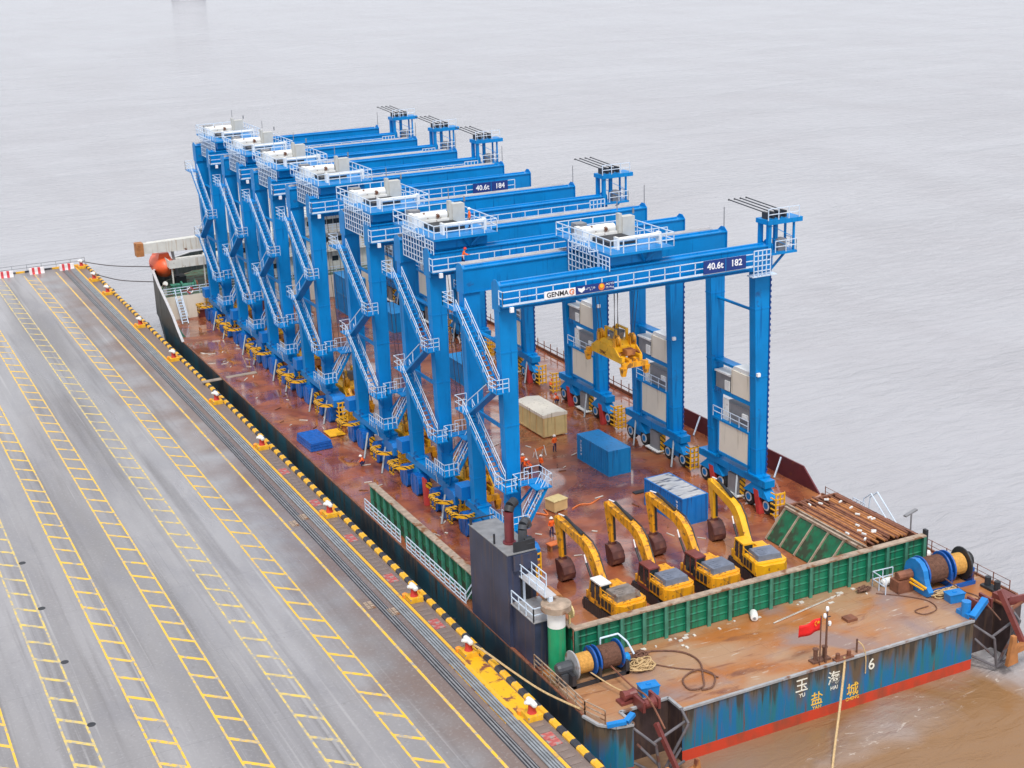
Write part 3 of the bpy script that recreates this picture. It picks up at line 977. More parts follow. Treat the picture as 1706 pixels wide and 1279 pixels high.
# ---- stern mooring fittings
mb = MB()
for x in (12.2, 13.0):
    mb.cyl((x, -24.5, 0), (x, -24.5, 1.0), .16, 10).cyl((x, -24.5, .95), (x, -24.5, 1.05), .22, 10)
mb.box(11.8, 13.4, -24.8, -24.2, 0, .14)
part(barge, 'mooring_bitts', mb, 'rope_brown')
part(barge, 'fairlead', MB().box(13.3, 14.9, -25.5, -25.0, .1, .22).cyl((13.6, -25.25, .2), (13.6, -25.25, .62), .16, 10).cyl((14.6, -25.25, .2), (14.6, -25.25, .62), .16, 10), 'rust')
part(barge, 'roller_port', MB().lathe([(.4, -.5), (.3, 0), (.4, .5)], 12, 'X', (-2.2, -22.6, .5)).box(-3, -1.4, -23, -22.2, 0, .2), 'rust_red')
part(barge, 'deck_hatch', MB().box(18, 18.9, -21, -20.2, 0, .22), 'rust')
# anchor frames that stand off the two stern notches
for x0, nm in ((-3.4, 'a'), (26.4, 'b')):
    x1 = x0 + 3.7
    mb = MB()
    for p_, q_ in (((x0, -25.2, -.4), (x0 + .9, -26.6, -1.2)), ((x0 + .9, -26.3, -1.2), (x1 - .1, -26.0, -.5)), ((x1, -25.3, .1), (x1 - .1, -26.4, -.5)),
                   ((x0 + .9, -26.6, -1.2), (x0 + 1.2, -26.7, -3.6)), ((x0, -25.3, -3.0), (x0 + 1.2, -26.7, -3.6)), ((x1 - .1, -26.4, -.5), (x0 + 1.7, -26.4, -3.4)),
                   ((x0 + .2, -25.3, -1.6), (x0 + 1.2, -26.6, -2.9)), ((x1, -25.3, -3.0), (x0 + 1.8, -26.5, -3.6)), ((x0 + 1.2, -26.7, -3.6), (x1 - .3, -26.2, -3.4))):
        mb.cyl(p_, q_, .1, 8)
    part(barge, 'anchor_frame', mb, 'frame_steel', True)
    part(barge, 'anchor_roller', MB().lathe([(.5, -.45), (.34, -.3), (.34, .3), (.5, .45)], 14, 'X', (x0 + 1.9, -24.0, .35)).box(x0 + 1.2, x0 + 1.4, -24.5, -23.2, 0, .8).box(x0 + 2.4, x0 + 2.6, -24.5, -23.2, 0, .8), 'rust_red')
part(barge, 'corner_plate', MB().prism([(30.15, -.1), (32.25, -.1), (32.4, .55), (30.6, .7)], 'Y', -24.9, -24.7).box(30.2, 31.4, -24.6, -23.2, 0, .5), 'rust_red')
part(barge, 'corner_bitts', MB().cyl((31.3, -21.6, 0), (31.3, -21.6, .9), .25, 10).cyl((31.3, -22.6, 0), (31.3, -22.6, .9), .25, 10).box(30.9, 31.7, -23, -21.2, 0, .2), 'dark')
part(barge, 'corner_lip', MB().bar((-5.2, -24.8, .15), (-4.0, -25.3, .35), .4, .25).bar((-4.0, -25.3, .35), (-3.3, -25.0, .6), .4, .25), 'box_blue')
part(barge, 'corner_fairlead', MB().cyl((26.4, -24.4, 0), (26.4, -24.4, 1.2), .36, 14).bar((26.3, -25.2, .2), (28.1, -24.6, 1.0), .5, .4).box(26.1, 26.8, -25, -23.7, 0, .35), 'box_blue')
for x0, zz, lab in ((-1.6, -3.0, 'rusty anchor under the frame at the port corner of the stern'), (28.9, -1.3, 'rusty anchor under the frame at the starboard corner of the stern')):
    t = thing('anchor', lab, 'anchor', (x0, -27.0, zz), 0, 'stern anchors')
    t.scale = (1.3, 1.1, 1.2) if x0 > 0 else (1, 1, 1)
    part(t, 'shank', MB().bar((-.4, 1.2, 2.9), (.5, -.4, -.6), .3, .3), 'rust_red')
    part(t, 'crown', MB().bar((-.7, -.5, -.6), (1.8, -.5, -.3), .45, .4), 'rust_orange')
    for dx in (-.6, 1.7):
        part(t, 'fluke', MB().prism([(dx - .4, -1.5), (dx + .4, -1.4), (dx + .12, .5), (dx - .12, .5)], 'Y', -.75, -.45), 'rust_orange')

# ------------------------------------------------------------ gantry cranes (local: x along the girders, y towards the bow)
T = {}            # shared part meshes


def M_(name, key, mb, mats, smooth=False):
    T[key] = (name, [q_.mesh(name, mats, smooth) for q_ in (mb if isinstance(mb, list) else [mb])])


D = 6.73
GT, GB = 24.22, 22.2
for key, y0 in (('gf', 0.), ('gb', D)):
    mb = MB().box(.06, 25.94, y0 - .55, y0 + .55, GB, GT - .1).box(0.06, 25.94, y0 - .66, y0 + .66, GT - .1, GT).box(.06, 25.94, y0 - .62, y0 + .62, GB - .08, GB)
    for x in (0., 25.94):
        mb.prism([(y0 - .7, GB - .1), (y0 + .7, GB - .1), (y0 + .7, GT), (y0 + .25, GT + .35), (y0 - .25, GT + .35), (y0 - .7, GT)], 'X', x, x + .06)
    mb.bar((.5, y0, GT + .06), (25.5, y0, GT + .06), .12)
    for x in (2.9, 8.5, 14.2, 19.9):          # splice and stiffener bands
        mb.box(x, x + .12, y0 - .58, y0 + .58, GB, GT - .1)
    M_('girder', key, mb, 'crane_blue')


def leg(x0t, x1t, x0b, x1b, y0):
    zt, zb = GB - .08, 3.1
    a = .44
    mb = MB().hexa([(x0b, y0 - a, zb), (x1b, y0 - a, zb), (x1b, y0 + a, zb), (x0b, y0 + a, zb)], [(x0t, y0 - a, zt), (x1t, y0 - a, zt), (x1t, y0 + a, zt), (x0t, y0 + a, zt)])
    for z in (5.6, 12.4, 18.6):
        f = (z - zb) / (zt - zb)
        X0, X1 = x0b + (x0t - x0b) * f, x1b + (x1t - x1b) * f
        mb.box(X0 - .03, X1 + .03, y0 - a - .03, y0 + a + .03, z, z + .12)
    return mb


for key, y0 in (('f', 0.), ('b', D)):
    M_('leg', 'legl' + key, leg(.03, 1.58, .36, 1.45, y0), 'crane_blue')
    M_('leg', 'legr' + key, leg(24.4, 25.97, 24.95, 25.97, y0), 'crane_blue')
for key, x0, x1 in (('l', .3, 1.6), ('r', 24.75, 26.05)):
    mb = MB().box(x0 + .12, x1 - .1, -1.9, 8.6, 2.45, 3.1).box(x0, x1, -1.1, 1.1, 3.1, 3.25).box(x0, x1, D - 1.1, D + 1.1, 3.1, 3.25)
    for yc in (-.55, 6.55):
        mb.hexa([(x0 + .1, yc - 1.9, 1.45), (x1 - .1, yc - 1.9, 1.45), (x1 - .1, yc + 1.9, 1.45), (x0 + .1, yc + 1.9, 1.45)],
                [(x0 + .2, yc - .7, 2.45), (x1 - .2, yc - .7, 2.45), (x1 - .2, yc + .7, 2.45), (x0 + .2, yc + .7, 2.45)])
        mb.box(x0 + .45, x1 - .45, yc - 1.6, yc + 1.6, .7, 1.5)
    M_('sill_beam', 'sillb' + key, mb, 'crane_blue')
mb = [MB().box(.35, .5, .5, D - .5, 12.0, 12.3), MB().cyl((1.0, .5, 18.9), (1.0, D - .5, 18.9), .16, 8), MB().cyl((25.3, .5, 18.2), (25.3, D - .5, 18.2), .14, 8)]
M_('tie_beam', 'tie', mb, 'crane_blue')
M_('service_locker', 'locker', MB().box(24.95, 25.75, 2.3, 3.9, .4, 2.2), 'grey')
M_('locker_step', 'lstep', MB().box(24.6, 25.9, 2.0, 4.3, .3, .4), 'white')
# wheels
wp = [(.45, -.26), (.72, -.28), (.8, -.2), (.8, .2), (.72, .28), (.45, .26)]
M_('wheel', 'wheel', MB().lathe(wp, 20, 'X', (0, 0, .8)), 'tyre', True)
M_('rim', 'rim', MB().lathe([(.46, -.3), (.46, .3)], 16, 'X', (0, 0, .8)), 'white')
M_('hub', 'hub', MB().lathe([(.3, -.34), (.3, .34)], 12, 'X', (0, 0, .8)), 'crane_blue')
cv = MB().prism([(-.6, .02), (.6, .02), (.86, .3), (.98, .9), (.98, 1.3), (.82, 1.72), (.5, 1.98), (-.5, 1.98), (-.82, 1.72), (-.98, 1.3), (-.98, .9), (-.86, .3)], 'X', -.62, .5)
for a_ in (-.5, .5):
    cv.box(-.66, -.62, a_ - .05, a_ + .05, .1, 1.9)
M_('wheel_cover', 'cover', cv, 'cover_blue')
# right-hand side: electrical rooms and power pack between the legs
M_('beam', 'rbeam', MB().box(25.0, 25.9, .5, D - .5, 12.25, 12.5).box(24.9, 25.95, .5, D - .5, 9.5, 9.9).box(24.75, 26.1, .5, D - .5, 6.85, 7.05), 'crane_blue')
M_('upper_cabinet', 'cab1', MB().box(24.88, 26.3, .62, 3.5, 9.92, 12.15), 'cream')
M_('cabinet_roof', 'cab1r', MB().prism([(.5, 12.15), (3.6, 12.15), (3.2, 12.55), (.9, 12.55)], 'X', 24.98, 26.4), 'white')
M_('lower_cabinet', 'cab2', MB().box(24.82, 26.3, .62, 5.2, 3.9, 6.8), 'cream')
fr = MB()
for y_ in (.45, 5.2):
    fr.box(24.75, 24.95, y_, y_ + .16, 3.2, 6.85)
fr.box(24.75, 24.95, .45, 5.36, 3.62, 3.88)
M_('cabinet_frame', 'cab2f', fr, 'crane_blue')
M_('air_conditioner', 'ac', MB().box(24.95, 26.0, 3.75, 6.0, 9.92, 11.4), 'grey')
M_('conditioner_lid', 'aclid', MB().box(24.85, 26.1, 3.65, 6.1, 11.4, 11.55).box(24.85, 25.0, 3.75, 4.5, 10.0, 10.9), 'white')
M_('power_pack', 'pack', MB().box(25.1, 26.2, .9, 4.6, 7.06, 8.9), 'grey')
M_('pack_panel', 'packp', [MB().box(24.98, 25.1, 4.1, 4.9, 7.06, 9.1), MB().box(24.95, 25.6, 1.0, 1.9, 7.9, 8.4)], 'white')
M_('pack_railing', 'packr', MB().rail([(24.8, 6.2, 7.05), (24.8, .7, 7.05)], 1.0, .06, 1.4, 1), 'white_rail')
# left-hand machinery
M_('drive_housing', 'drive', MB().prism([(-3.7, 2.0), (-1.3, 2.0), (-1.3, 2.8), (-2.0, 3.15), (-3.3, 3.15), (-3.7, 2.8)], 'X', .0, 1.45), 'container_blue_deep')
M_('control_box', 'cbox', MB().box(-.1, 1.2, 8.1, 9.5, 3.1, 4.3), 'container_blue_deep')
# bumpers and corner guards
gl = MB()
for i in range(8):
    a, c_ = math.pi * (.95 + 1.1 * i / 8), math.pi * (.95 + 1.1 * (i + 1) / 8)
    gl.hexa([(.6 + 1.15 * math.cos(a), 1.15 * math.sin(a), 0), (.6 + 1.15 * math.cos(c_), 1.15 * math.sin(c_), 0), (.6 + .95 * math.cos(c_), .95 * math.sin(c_), 0), (.6 + .95 * math.cos(a), .95 * math.sin(a), 0)],
            [(.6 + 1.15 * math.cos(a), 1.15 * math.sin(a), .32), (.6 + 1.15 * math.cos(c_), 1.15 * math.sin(c_), .32), (.6 + .95 * math.cos(c_), .95 * math.sin(c_), .32), (.6 + .95 * math.cos(a), .95 * math.sin(a), .32)])
gl.bar((-.5, -.2, .1), (-.5, 1.5, .1), .26).bar((-.5, 1.5, .1), (.5, 1.5, .1), .26).bar((-.45, 1.4, .1), (-.45, 1.4, -.9), .12).bar((-.45, .5, .1), (-.45, .5, -.9), .12).bar((-.45, 1.4, -.85), (-.45, .5, -.85), .12)
M_('corner_guard', 'guard', gl, 'guard_striped')
cg = MB()
for x in (-.35, .1, .55):
    cg.bar((x, 0, .3), (x, 0, 2.6), .11)
for z in (.5, 1.0, 1.5, 2.0, 2.5):
    cg.bar((-.4, 0, z), (.6, 0, z), .12)
    cg.bar((-.4, 0, z), (-.4, .7, z), .1)
M_('bumper_cage', 'cage', cg, 'yellow')
yb = MB().box(1.7, 2.9, -3.6, -2.1, .3, .7).box(1.8, 2.1, -3.5, -2.2, .7, 2.4).box(2.5, 2.8, -3.5, -2.2, .7, 2.4).box(1.8, 2.8, -3.4, -2.3, 2.3, 2.7)
yb.lathe([(.2, -.25), (.5, -.2), (.5, .2), (.2, .25)], 14, 'X', (2.3, -2.9, 1.5)).box(1.75, 2.0, -3.6, -3.4, 0, .3).box(2.6, 2.85, -2.3, -2.1, 0, .3).cyl((2.3, -3.0, 2.7), (2.3, -2.4, 3.4), .2, 8)
M_('travel_gear', 'gear', yb, 'orange_yellow')
M_('stripe_board', 'sboard', MB().box(-.3, .3, -.03, .03, .1, 2.0), 'board_striped')
M_('red_brace', 'rbrace', MB().hexa([(-.5, -1.15, .02), (.1, -1.15, .02), (.1, -.75, .02), (-.5, -.75, .02)], [(-.05, -.25, 2.2), (.1, -.25, 2.2), (.1, .55, 2.2), (-.05, .55, 2.2)]), 'red')
M_('lashing_strut', 'strut', MB().bar((-.9, -.9, .02), (0, .1, 2.3), .16), 'galv')
# walkway with handrail on the near girder
M_('walkway', 'walk', MB().box(-.05, 23.6, -1.4, -.67, 22.6, 22.7), 'crane_blue')
mb = MB().rail([(-.05, -1.38, 22.7), (23.6, -1.38, 22.7)], 1.15, .065, 1.45, 1).rail([(-.05, -1.38, 22.7), (-.05, -.7, 22.7)], 1.15, .065, 1, 1)
mb.bar((-.05, -1.4, 22.78), (23.6, -1.4, 22.78), .05, .16)
M_('handrail', 'walkr', mb, 'white_rail')
mb = MB().rail([(23.5, -1.5, 21.9), (25.2, -1.5, 21.9)], 2.2, .07, .42, 4).box(23.4, 25.9, -1.5, -.67, 21.8, 21.9)
M_('end_cage', 'wcage', mb, 'white_rail')
M_('cable_tray', 'tray', MB().box(.6, 25.4, D + .72, D + 1.3, GT - .12, GT - .04).box(.6, 25.4, D + .72, D + .78, GT - .04, GT + .08).box(.6, 25.4, D + 1.24, D + 1.3, GT - .04, GT + .12), 'grey_tray')
M_('whip_aerial', 'aerial', MB().bar((26.1, D, 23.4), (26.1, D, 26.3), .06), 'grey')
# ladders
lad = MB()
for x, y_, z0, z1 in ((26.12, -.15, 3.3, 22.5),):
    for dy in (-.2, .25):
        lad.bar((x, y_ + dy, z0), (x, y_ + dy, z1), .06)
    k = z0
    while k < z1:
        lad.bar((x + .02, y_ - .2, k), (x + .02, y_ + .25, k), .07)
        k += .5
M_('ladder', 'ladder', lad, 'white_rail')
ch = MB().box(25.98, 26.06, -.5, -.32, 3.3, 22.1)
k = 3.5
while k < 22:
    ch.box(26.06, 26.13, -.52, -.3, k, k + .22)
    k += .5
M_('cable_chain', 'chain', ch, 'dark_blue')
# stairs on the left-hand side
st, sr = MB(), MB()
XA, XB = -.95, -.12


def flight_y(y0, z0, y1, z1):
    n_ = max(3, int(abs(z1 - z0) / .3))
    for x in (XA, XB):
        st.bar((x, y0, z0 - .1), (x, y1, z1 - .1), .06, .26)
        sr.bar((x, y0, z0 + .95), (x, y1, z1 + .95), .05)
        sr.bar((x, y0, z0 + .5), (x, y1, z1 + .5), .042)
        for i_ in range(6):
            f = i_ / 5
            yy, zz = y0 + (y1 - y0) * f, z0 + (z1 - z0) * f
            sr.bar((x, yy, zz - .1), (x, yy, zz + .95), .042)
    for i_ in range(n_):
        f = (i_ + .5) / n_
        yy, zz = y0 + (y1 - y0) * f, z0 + (z1 - z0) * f
        st.box(XA, XB, yy - .12, yy + .12, zz - .03, zz)


st.box(-1.1, 0, 5.6, 8.0, 20.85, 20.95)
sr.rail([(-.1, 8.0, 20.95), (-1.08, 8.0, 20.95), (-1.08, 5.7, 20.95)], 1.1, .045, 1.0, 2)
flight_y(5.6, 20.95, -.4, 15.9)
st.box(-1.1, 0, -1.9, -.4, 15.8, 15.9)
sr.rail([(-1.08, -.4, 15.9), (-1.08, -1.88, 15.9), (0, -1.88, 15.9)], 1.1, .046, .7, 2)
st.hexa([(XA, -.5, 15.5), (XB, -.5, 15.5), (XB, 4.4, 12.2), (XA, 4.4, 12.2)], [(XA, -.5, 15.75), (XB, -.5, 15.75), (XB, 4.4, 12.45), (XA, 4.4, 12.45)])
sr.bar((XA, -.5, 16.6), (XA, 4.4, 13.4), .06).bar((XA, 4.4, 12.3), (XA, 4.4, 13.4), .06).bar((XA, 2, 14), (XA, 2, 15), .06)
st.box(-1.1, 0, 4.4, 6.4, 12.3, 12.4)
sr.rail([(-1.08, 4.8, 12.4), (-1.08, 6.38, 12.4), (0, 6.38, 12.4)], 1.1, .046, .8, 1)
flight_y(5.0, 12.4, -.9, 7.85)
st.box(-1.1, 0, -2.9, -.9, 7.75, 7.85).box(0, 2.7, -2.0, -1.05, 7.75, 7.85)
sr.rail([(-1.08, -.9, 7.85), (-1.08, -2.88, 7.85), (0, -2.88, 7.85), (0.02, -1.98, 7.85), (1.4, -1.98, 7.85)], 1.1, .046, .6, 1)
st.box(1.4, 2.9, -3.3, -1.05, 7.7, 7.8)
sr.rail([(1.5, -1.08, 7.8), (2.88, -1.1, 7.8), (2.88, -3.28, 7.8), (2.5, -3.28, 7.8)], 1.1, .046, .6, 1)
for yy in (-3.1, -2.15):
    st.bar((2.5, yy, 7.7), (.7, yy, 4.75), .06, .26)
    sr.bar((2.5, yy, 8.7), (.7, yy, 5.75), .05)
    sr.bar((2.5, yy, 8.2), (.7, yy, 5.25), .042)
    for i_ in range(4):
        f = i_ / 3
        sr.bar((2.5 - 1.8 * f, yy, 7.7 - 2.95 * f), (2.5 - 1.8 * f, yy, 8.7 - 2.95 * f), .042)
for i_ in range(9):
    f = (i_ + .5) / 9
    st.box(2.5 - 1.8 * f - .12, 2.5 - 1.8 * f + .12, -3.1, -2.15, 7.66 - 2.95 * f, 7.7 - 2.95 * f)
st.box(-.7, .8, -3.3, -.55, 4.6, 4.7).bar((.3, -2.6, 4.6), (.6, -1.6, 3.2), .2).bar((2.7, -1.2, 7.7), (1.2, -.55, 5.6), .18).bar((-.5, -1.0, 7.75), (.4, -.55, 6.0), .16)
sr.rail([(.7, -3.28, 4.7), (-.68, -3.28, 4.7), (-.68, -1.2, 4.7)], 1.1, .046, .55, 1)
sr.bar((-.68, -1.2, 4.7), (-.3, -.7, 3.2), .06).bar((-.68, -1.2, 5.7), (-.3, -.7, 4.2), .06)
M_('sill_railing', 'sillr', MB().rail([(.2, 1.2, 3.2), (.2, 3.0, 3.2)], 1.1, .046, .6, 1), 'white_rail')
M_('staircase', 'stair', st, 'crane_blue')
M_('stair_railing', 'stairr', sr, 'white_rail')
# collector tower on the outer girder end
tw = MB()
for x, y_ in ((25.7, -.5), (25.7, .7), (28.3, -.5), (28.3, .7)):
    tw.bar((x, y_, 23.4), (x, y_, 26.1), .16 if x > 26 else .34)
tw.box(25.3, 28.5, -.8, 1.0, 23.3, 23.5).box(25.4, 29.0, -.8, 1.0, 25.95, 26.35).bar((27.9, 0, 23.3), (26.0, 0, 21.6), .16).bar((26.9, .2, 23.5), (26.9, .2, 26), .3)
tw.bar((25.7, -.5, 24.9), (28.3, -.5, 23.6), .05).bar((25.8, -.5, 25.9), (28.3, -.5, 24.6), .05)
tw.lathe([(.5, 24.2), (.55, 24.5), (.5, 24.9)], 10, 'Z', (25.6, 0, -.9))
M_('collector_tower', 'tower', tw, 'crane_blue')
M_('tower_railing', 'towerr', [MB().rail([(25.4, -.8, 26.35), (28.6, -.8, 26.35)], 1.0, .06, 1.1, 1), MB().rail([(26.2, -.8, 23.5), (28.4, -.8, 23.5), (28.4, .9, 23.5)], 1.0, .06, 1.1, 1)], 'white_rail')
M_('tower_box', 'towerb', MB().box(26.8, 27.7, -.4, .5, 23.5, 24.5), 'grey')
for k in range(4):
    x = 25.7 + .62 * k
    M_('collector_pole', 'pole%d' % k, MB().bar((x, .2, 26.9), (x + .1, 5.6, 27.15), .075).box(x - .12, x + .12, -.3, .4, 26.4, 26.95).bar((x, 5.5, 27.15), (x + .3, 5.9, 27.1), .12), 'dark')
# trolley
tf = MB().box(0, 6.0, -1.2, 8.0, 25.3, 25.5).box(.5, 5.4, -.35, .45, 24.4, 25.3).box(.5, 5.4, D - .45, D + .35, 24.4, 25.3)
tf.box(.5, .9, .45, D - .45, 24.6, 25.3).box(5.0, 5.4, .45, D - .45, 24.6, 25.3)
for x in (1.0, 4.9):
    for y_ in (0, D):
        tf.lathe([(.34, -.12), (.34, .12)], 12, 'Y', (x, y_, 24.42))
tf.bar((3.0, -1.0, 25.3), (3.6, -.45, 24.45), .14).bar((4.4, -1.0, 25.3), (3.8, -.45, 24.45), .14)
M_('trolley', 'trolley', tf, 'crane_blue')
M_('pit_shade', 'tshade', MB().box(1.4, 4.2, 1.6, 4.2, 25.5, 25.85), 'dark')  # dark block paints the shade of the opening before the drum
tr = MB().rail([(0.02, -1.18, 25.5), (5.98, -1.18, 25.5), (5.98, 7.98, 25.5), (.02, 7.98, 25.5)], 1.15, .07, 1.15, 1, True)
M_('trolley_railing', 'trail', tr, 'white_rail')
ls = MB()
for k in range(9):
    y_ = .7 + .62 * k
    ls.bar((-.1, y_, 22.9), (-.1, y_, 25.6), .065)
for k in range(6):
    ls.bar((-.1, .7, 22.95 + .5 * k), (-.1, 5.66, 22.95 + .5 * k), .065)
ls.rail([(-.9, .8, 25.5), (-.9, 3.4, 25.5)], 1.1, .06, .6, 2).bar((-.9, .8, 25.5), (0, .8, 25.5), .07).bar((-.9, 3.4, 25.5), (0, 3.4, 25.5), .07)
ls.rail([(-.1, -1.18, 24.2), (-.1, .5, 24.2)], 1.1, .06, .6, 2)
M_('lattice_screen', 'tlat', ls, 'white_rail')
M_('cable_drum', 'tdrum', MB().lathe([(.25, .5), (.4, .6), (.42, 2.2), (.4, 3.7), (.25, 3.8)], 14, 'X', (.2, 5.0, 26.25)), 'white', True)
M_('drum_base', 'tdb', MB().box(.7, 4.0, 4.5, 5.5, 25.5, 26.0).box(.5, .9, 4.3, 5.7, 25.5, 26.6), 'white')
M_('control_cabinet', 'tcab', MB().box(4.3, 5.5, 4.4, 5.2, 25.5, 27.2).box(4.0, 4.3, 4.5, 5.0, 25.5, 27.5), 'cabinet_grey')
M_('front_roller', 'trol', MB().cyl((1.6, .4, 26.25), (5.4, .4, 26.25), .2, 10).box(1.4, 1.6, .1, .7, 25.5, 26.5).box(5.4, 5.6, .1, .7, 25.5, 26.5), 'white', True)
M_('motor_box', 'tmot', MB().box(1.0, 2.0, 6.4, 7.4, 25.5, 26.6).box(3.2, 4.6, 6.4, 7.2, 25.5, 26.2), 'grey')
M_('beacon', 'tbea', MB().bar((4.1, 4.7, 27.7), (4.1, 4.7, 28.6), .06).bar((5.5, 4.4, 27.35), (5.5, 4.4, 27.8), .12), 'grey')
# floodlights
M_('floodlight', 'flood', [MB().box(.5, .8, -1.62, -1.42, 22.2, 22.6), MB().box(24.7, 25.0, -.75, -.5, 12.6, 12.9)], 'letter_clean')


def put(key, parent, loc=None, label=None):
    nm, mes = T[key]
    for me in mes:
        o = link(nm, me, parent, loc)
    if label:
        o['label'] = label
    return o


CY = [.984, 14.573, 28.986, 45.961, 59.067, 71.697, 85.289]
TX = [9.75, .3, .1, .9, .6, .75, .85]
CLAB = ['blue gantry crane nearest the excavators, numbered 182, its trolley at mid girder', 'second blue gantry crane from the excavators, with workers on its trolley',
        'third blue gantry crane from the excavators, with collector poles on its outer end', 'fourth blue gantry crane from the excavators, numbered 184',
        'fifth blue gantry crane from the excavators, third from the bow', 'sixth blue gantry crane from the excavators, second from the bow',
        'blue gantry crane farthest from the excavators, in front of the deckhouse']
GRP = 'blue gantry cranes on the barge'
for i, (cy_, tx) in enumerate(zip(CY, TX)):
    c = thing('gantry_crane', CLAB[i], 'crane', (0, cy_, 0), 0, GRP)
    for k in ('gf', 'gb', 'leglf', 'leglb', 'legrf', 'legrb', 'sillbl', 'sillbr', 'sillr', 'tie', 'rbeam', 'drive', 'cbox', 'locker', 'lstep', 'gear', 'tray', 'aerial', 'ladder', 'chain', 'flood'):
        if k != 'gear' or i:
            put(k, c)
    wk = put('walk', c)
    put('walkr', wk)
    if i in (0, 2, 4, 5, 6):
        put('wcage', c)
    c1 = put('cab1', c)
    put('cab1r', c1)
    c2 = put('cab2', c)
    put('cab2f', c2)
    a = put('ac', c)
    put('aclid', a)
    pk = put('pack', c)
    put('packp', pk)
    put('packr', pk)
    s = put('stair', c)
    put('stairr', s)
    for x, side in ((.95, 0), (25.35, 1)):
        for yy in (-1.87, .78, 5.22, 7.88):
            wh = put('wheel', c, (x, yy, 0))
            if side:
                put('rim', wh)
                put('hub', wh)
            else:
                put('cover', wh, (-.5, 0, 0))
    for x, yy in ((-.35, -2.2), (-.35, 7.7)):
        put('guard', c, (x - .3, yy, 2.02))
    for x, yy in ((25.2, -3.6), (25.2, 10.0), (.8, -3.9), (.8, 10.0)):
        put('cage', c, (x, yy, 0))
    for x, yy in ((25.4, 2.2), (.2, 2.6)):
        put('sboard', c, (x, yy, 0))
    for yy in ((-.5, 6.6) if i in (0, 2, 3) else ()):
        put('rbrace', c, (25.0, yy, 0))
    for yy in ((-.5, 6.6) if i not in (0, 2) else (2.4,)):
        put('strut', c, (25.0, yy, 0))
    for yy in (-.5, 4.6):
        put('strut' if yy < 0 or i > 1 else 'rbrace', c, (.0, yy + (-1.2 if yy < 0 else -1.5), 0))
    tro = put('trolley', c, (tx, 0, 0))
    rv = random.Random(40 + i)
    for k in ('tshade', 'trail', 'tlat', 'tdrum', 'tdb', 'tcab', 'trol', 'tmot', 'tbea'):
        sh_ = rv.uniform(-.25, .15)
        put(k, tro, (sh_, rv.uniform(-.3, .3), 0) if k in ('tcab', 'tmot') else None)
    if i in (0, 2, 4, 5, 6):
        t_ = put('tower', c)
        put('towerr', t_)
        put('towerb', t_)
        for k in range(4):
            put('pole%d' % k, c)
    # name boards hung on the handrail
    for x0, x1, z0, z1, m_, nm in ((3.55, 6.35, 22.78, 23.4, 'letter_clean', 'name_board'), (6.37, 9.9, 22.78, 23.45, 'board_blue', 'logo_board'), (18.45, 22.7, 22.78, 23.9, 'board_blue', 'number_board')):
        if i not in (0, 3) or (i == 3 and nm != 'number_board'):
            continue
        bd = part(c, nm, MB().box(x0, x1, -1.48, -1.44, z0, z1), m_)
        if i == 0 and nm == 'name_board':
            letters(bd, 'GENMA', .56, 'dark', (4.72, -1.49, 23.08), FRONT, sx=1.0)
            lg = MB()
            for k in range(10):
                a_, b2 = math.pi * (.1 + 1.75 * k / 10), math.pi * (.1 + 1.75 * (k + 1) / 10)
                lg.bar((6.02 + .2 * math.cos(a_), -1.49, 23.1 + .2 * math.sin(a_)), (6.02 + .2 * math.cos(b2), -1.49, 23.1 + .2 * math.sin(b2)), .07)
            lg.bar((6.02, -1.49, 23.08), (6.2, -1.49, 23.08), .07)
            part(bd, 'emblem', lg, 'debris_orange')
        if i == 0 and nm == 'logo_board':
            part(bd, 'shield_emblem', MB().prism([(6.55, 23.3), (6.9, 23.22), (7.15, 23.36), (7.2, 23.1), (6.9, 22.88), (6.62, 23.05)], 'Y', -1.5, -1.481), 'letter_clean')
            mk = MB()
            rk_ = random.Random(5)
            for gx, gz, gs_, n_ in ((7.3, 23.12, .2, 4), (9.08, 23.28, .13, 5), (9.08, 23.0, .13, 5)):
                for q_ in range(n_):          # characters too small to read in the place: clusters of strokes
                    for _ in range(5):
                        a_, c_ = gx + q_ * gs_ * 1.2 + rk_.uniform(0, gs_), gz + rk_.uniform(-gs_ / 2, gs_ / 2)
                        if rk_.random() < .5:
                            mk.box(a_, a_ + .02, -1.49, -1.481, c_ - gs_ * .4, c_ + gs_ * .2)
                        else:
                            mk.box(a_ - gs_ * .4, a_ + gs_ * .3, -1.49, -1.481, c_, c_ + .02)
            part(bd, 'small_lettering', mk, 'letter_clean')
            part(bd, 'sun_emblem', MB().lathe([(.29, -1.5), (.29, -1.481)], 18, 'Y', (8.72, 0, 23.12)), 'debris_orange')
            part(bd, 'sun_disc', MB().lathe([(.17, -1.51), (.17, -1.5)], 14, 'Y', (8.72, 0, 23.2)), 'kerb_yellow')
        if nm == 'number_board' and i in (0, 3):
            letters(bd, '40.6t', .78, 'letter_clean', (19.6, -1.49, 23.36), FRONT, ext=.02)
            letters(bd, '182' if i == 0 else '184', .78, 'letter_clean', (21.72, -1.49, 23.36), FRONT, ext=.02)
            part(bd, 'board_seam', MB().box(20.62, 20.68, -1.5, -1.481, 22.8, 23.88), 'crane_blue')

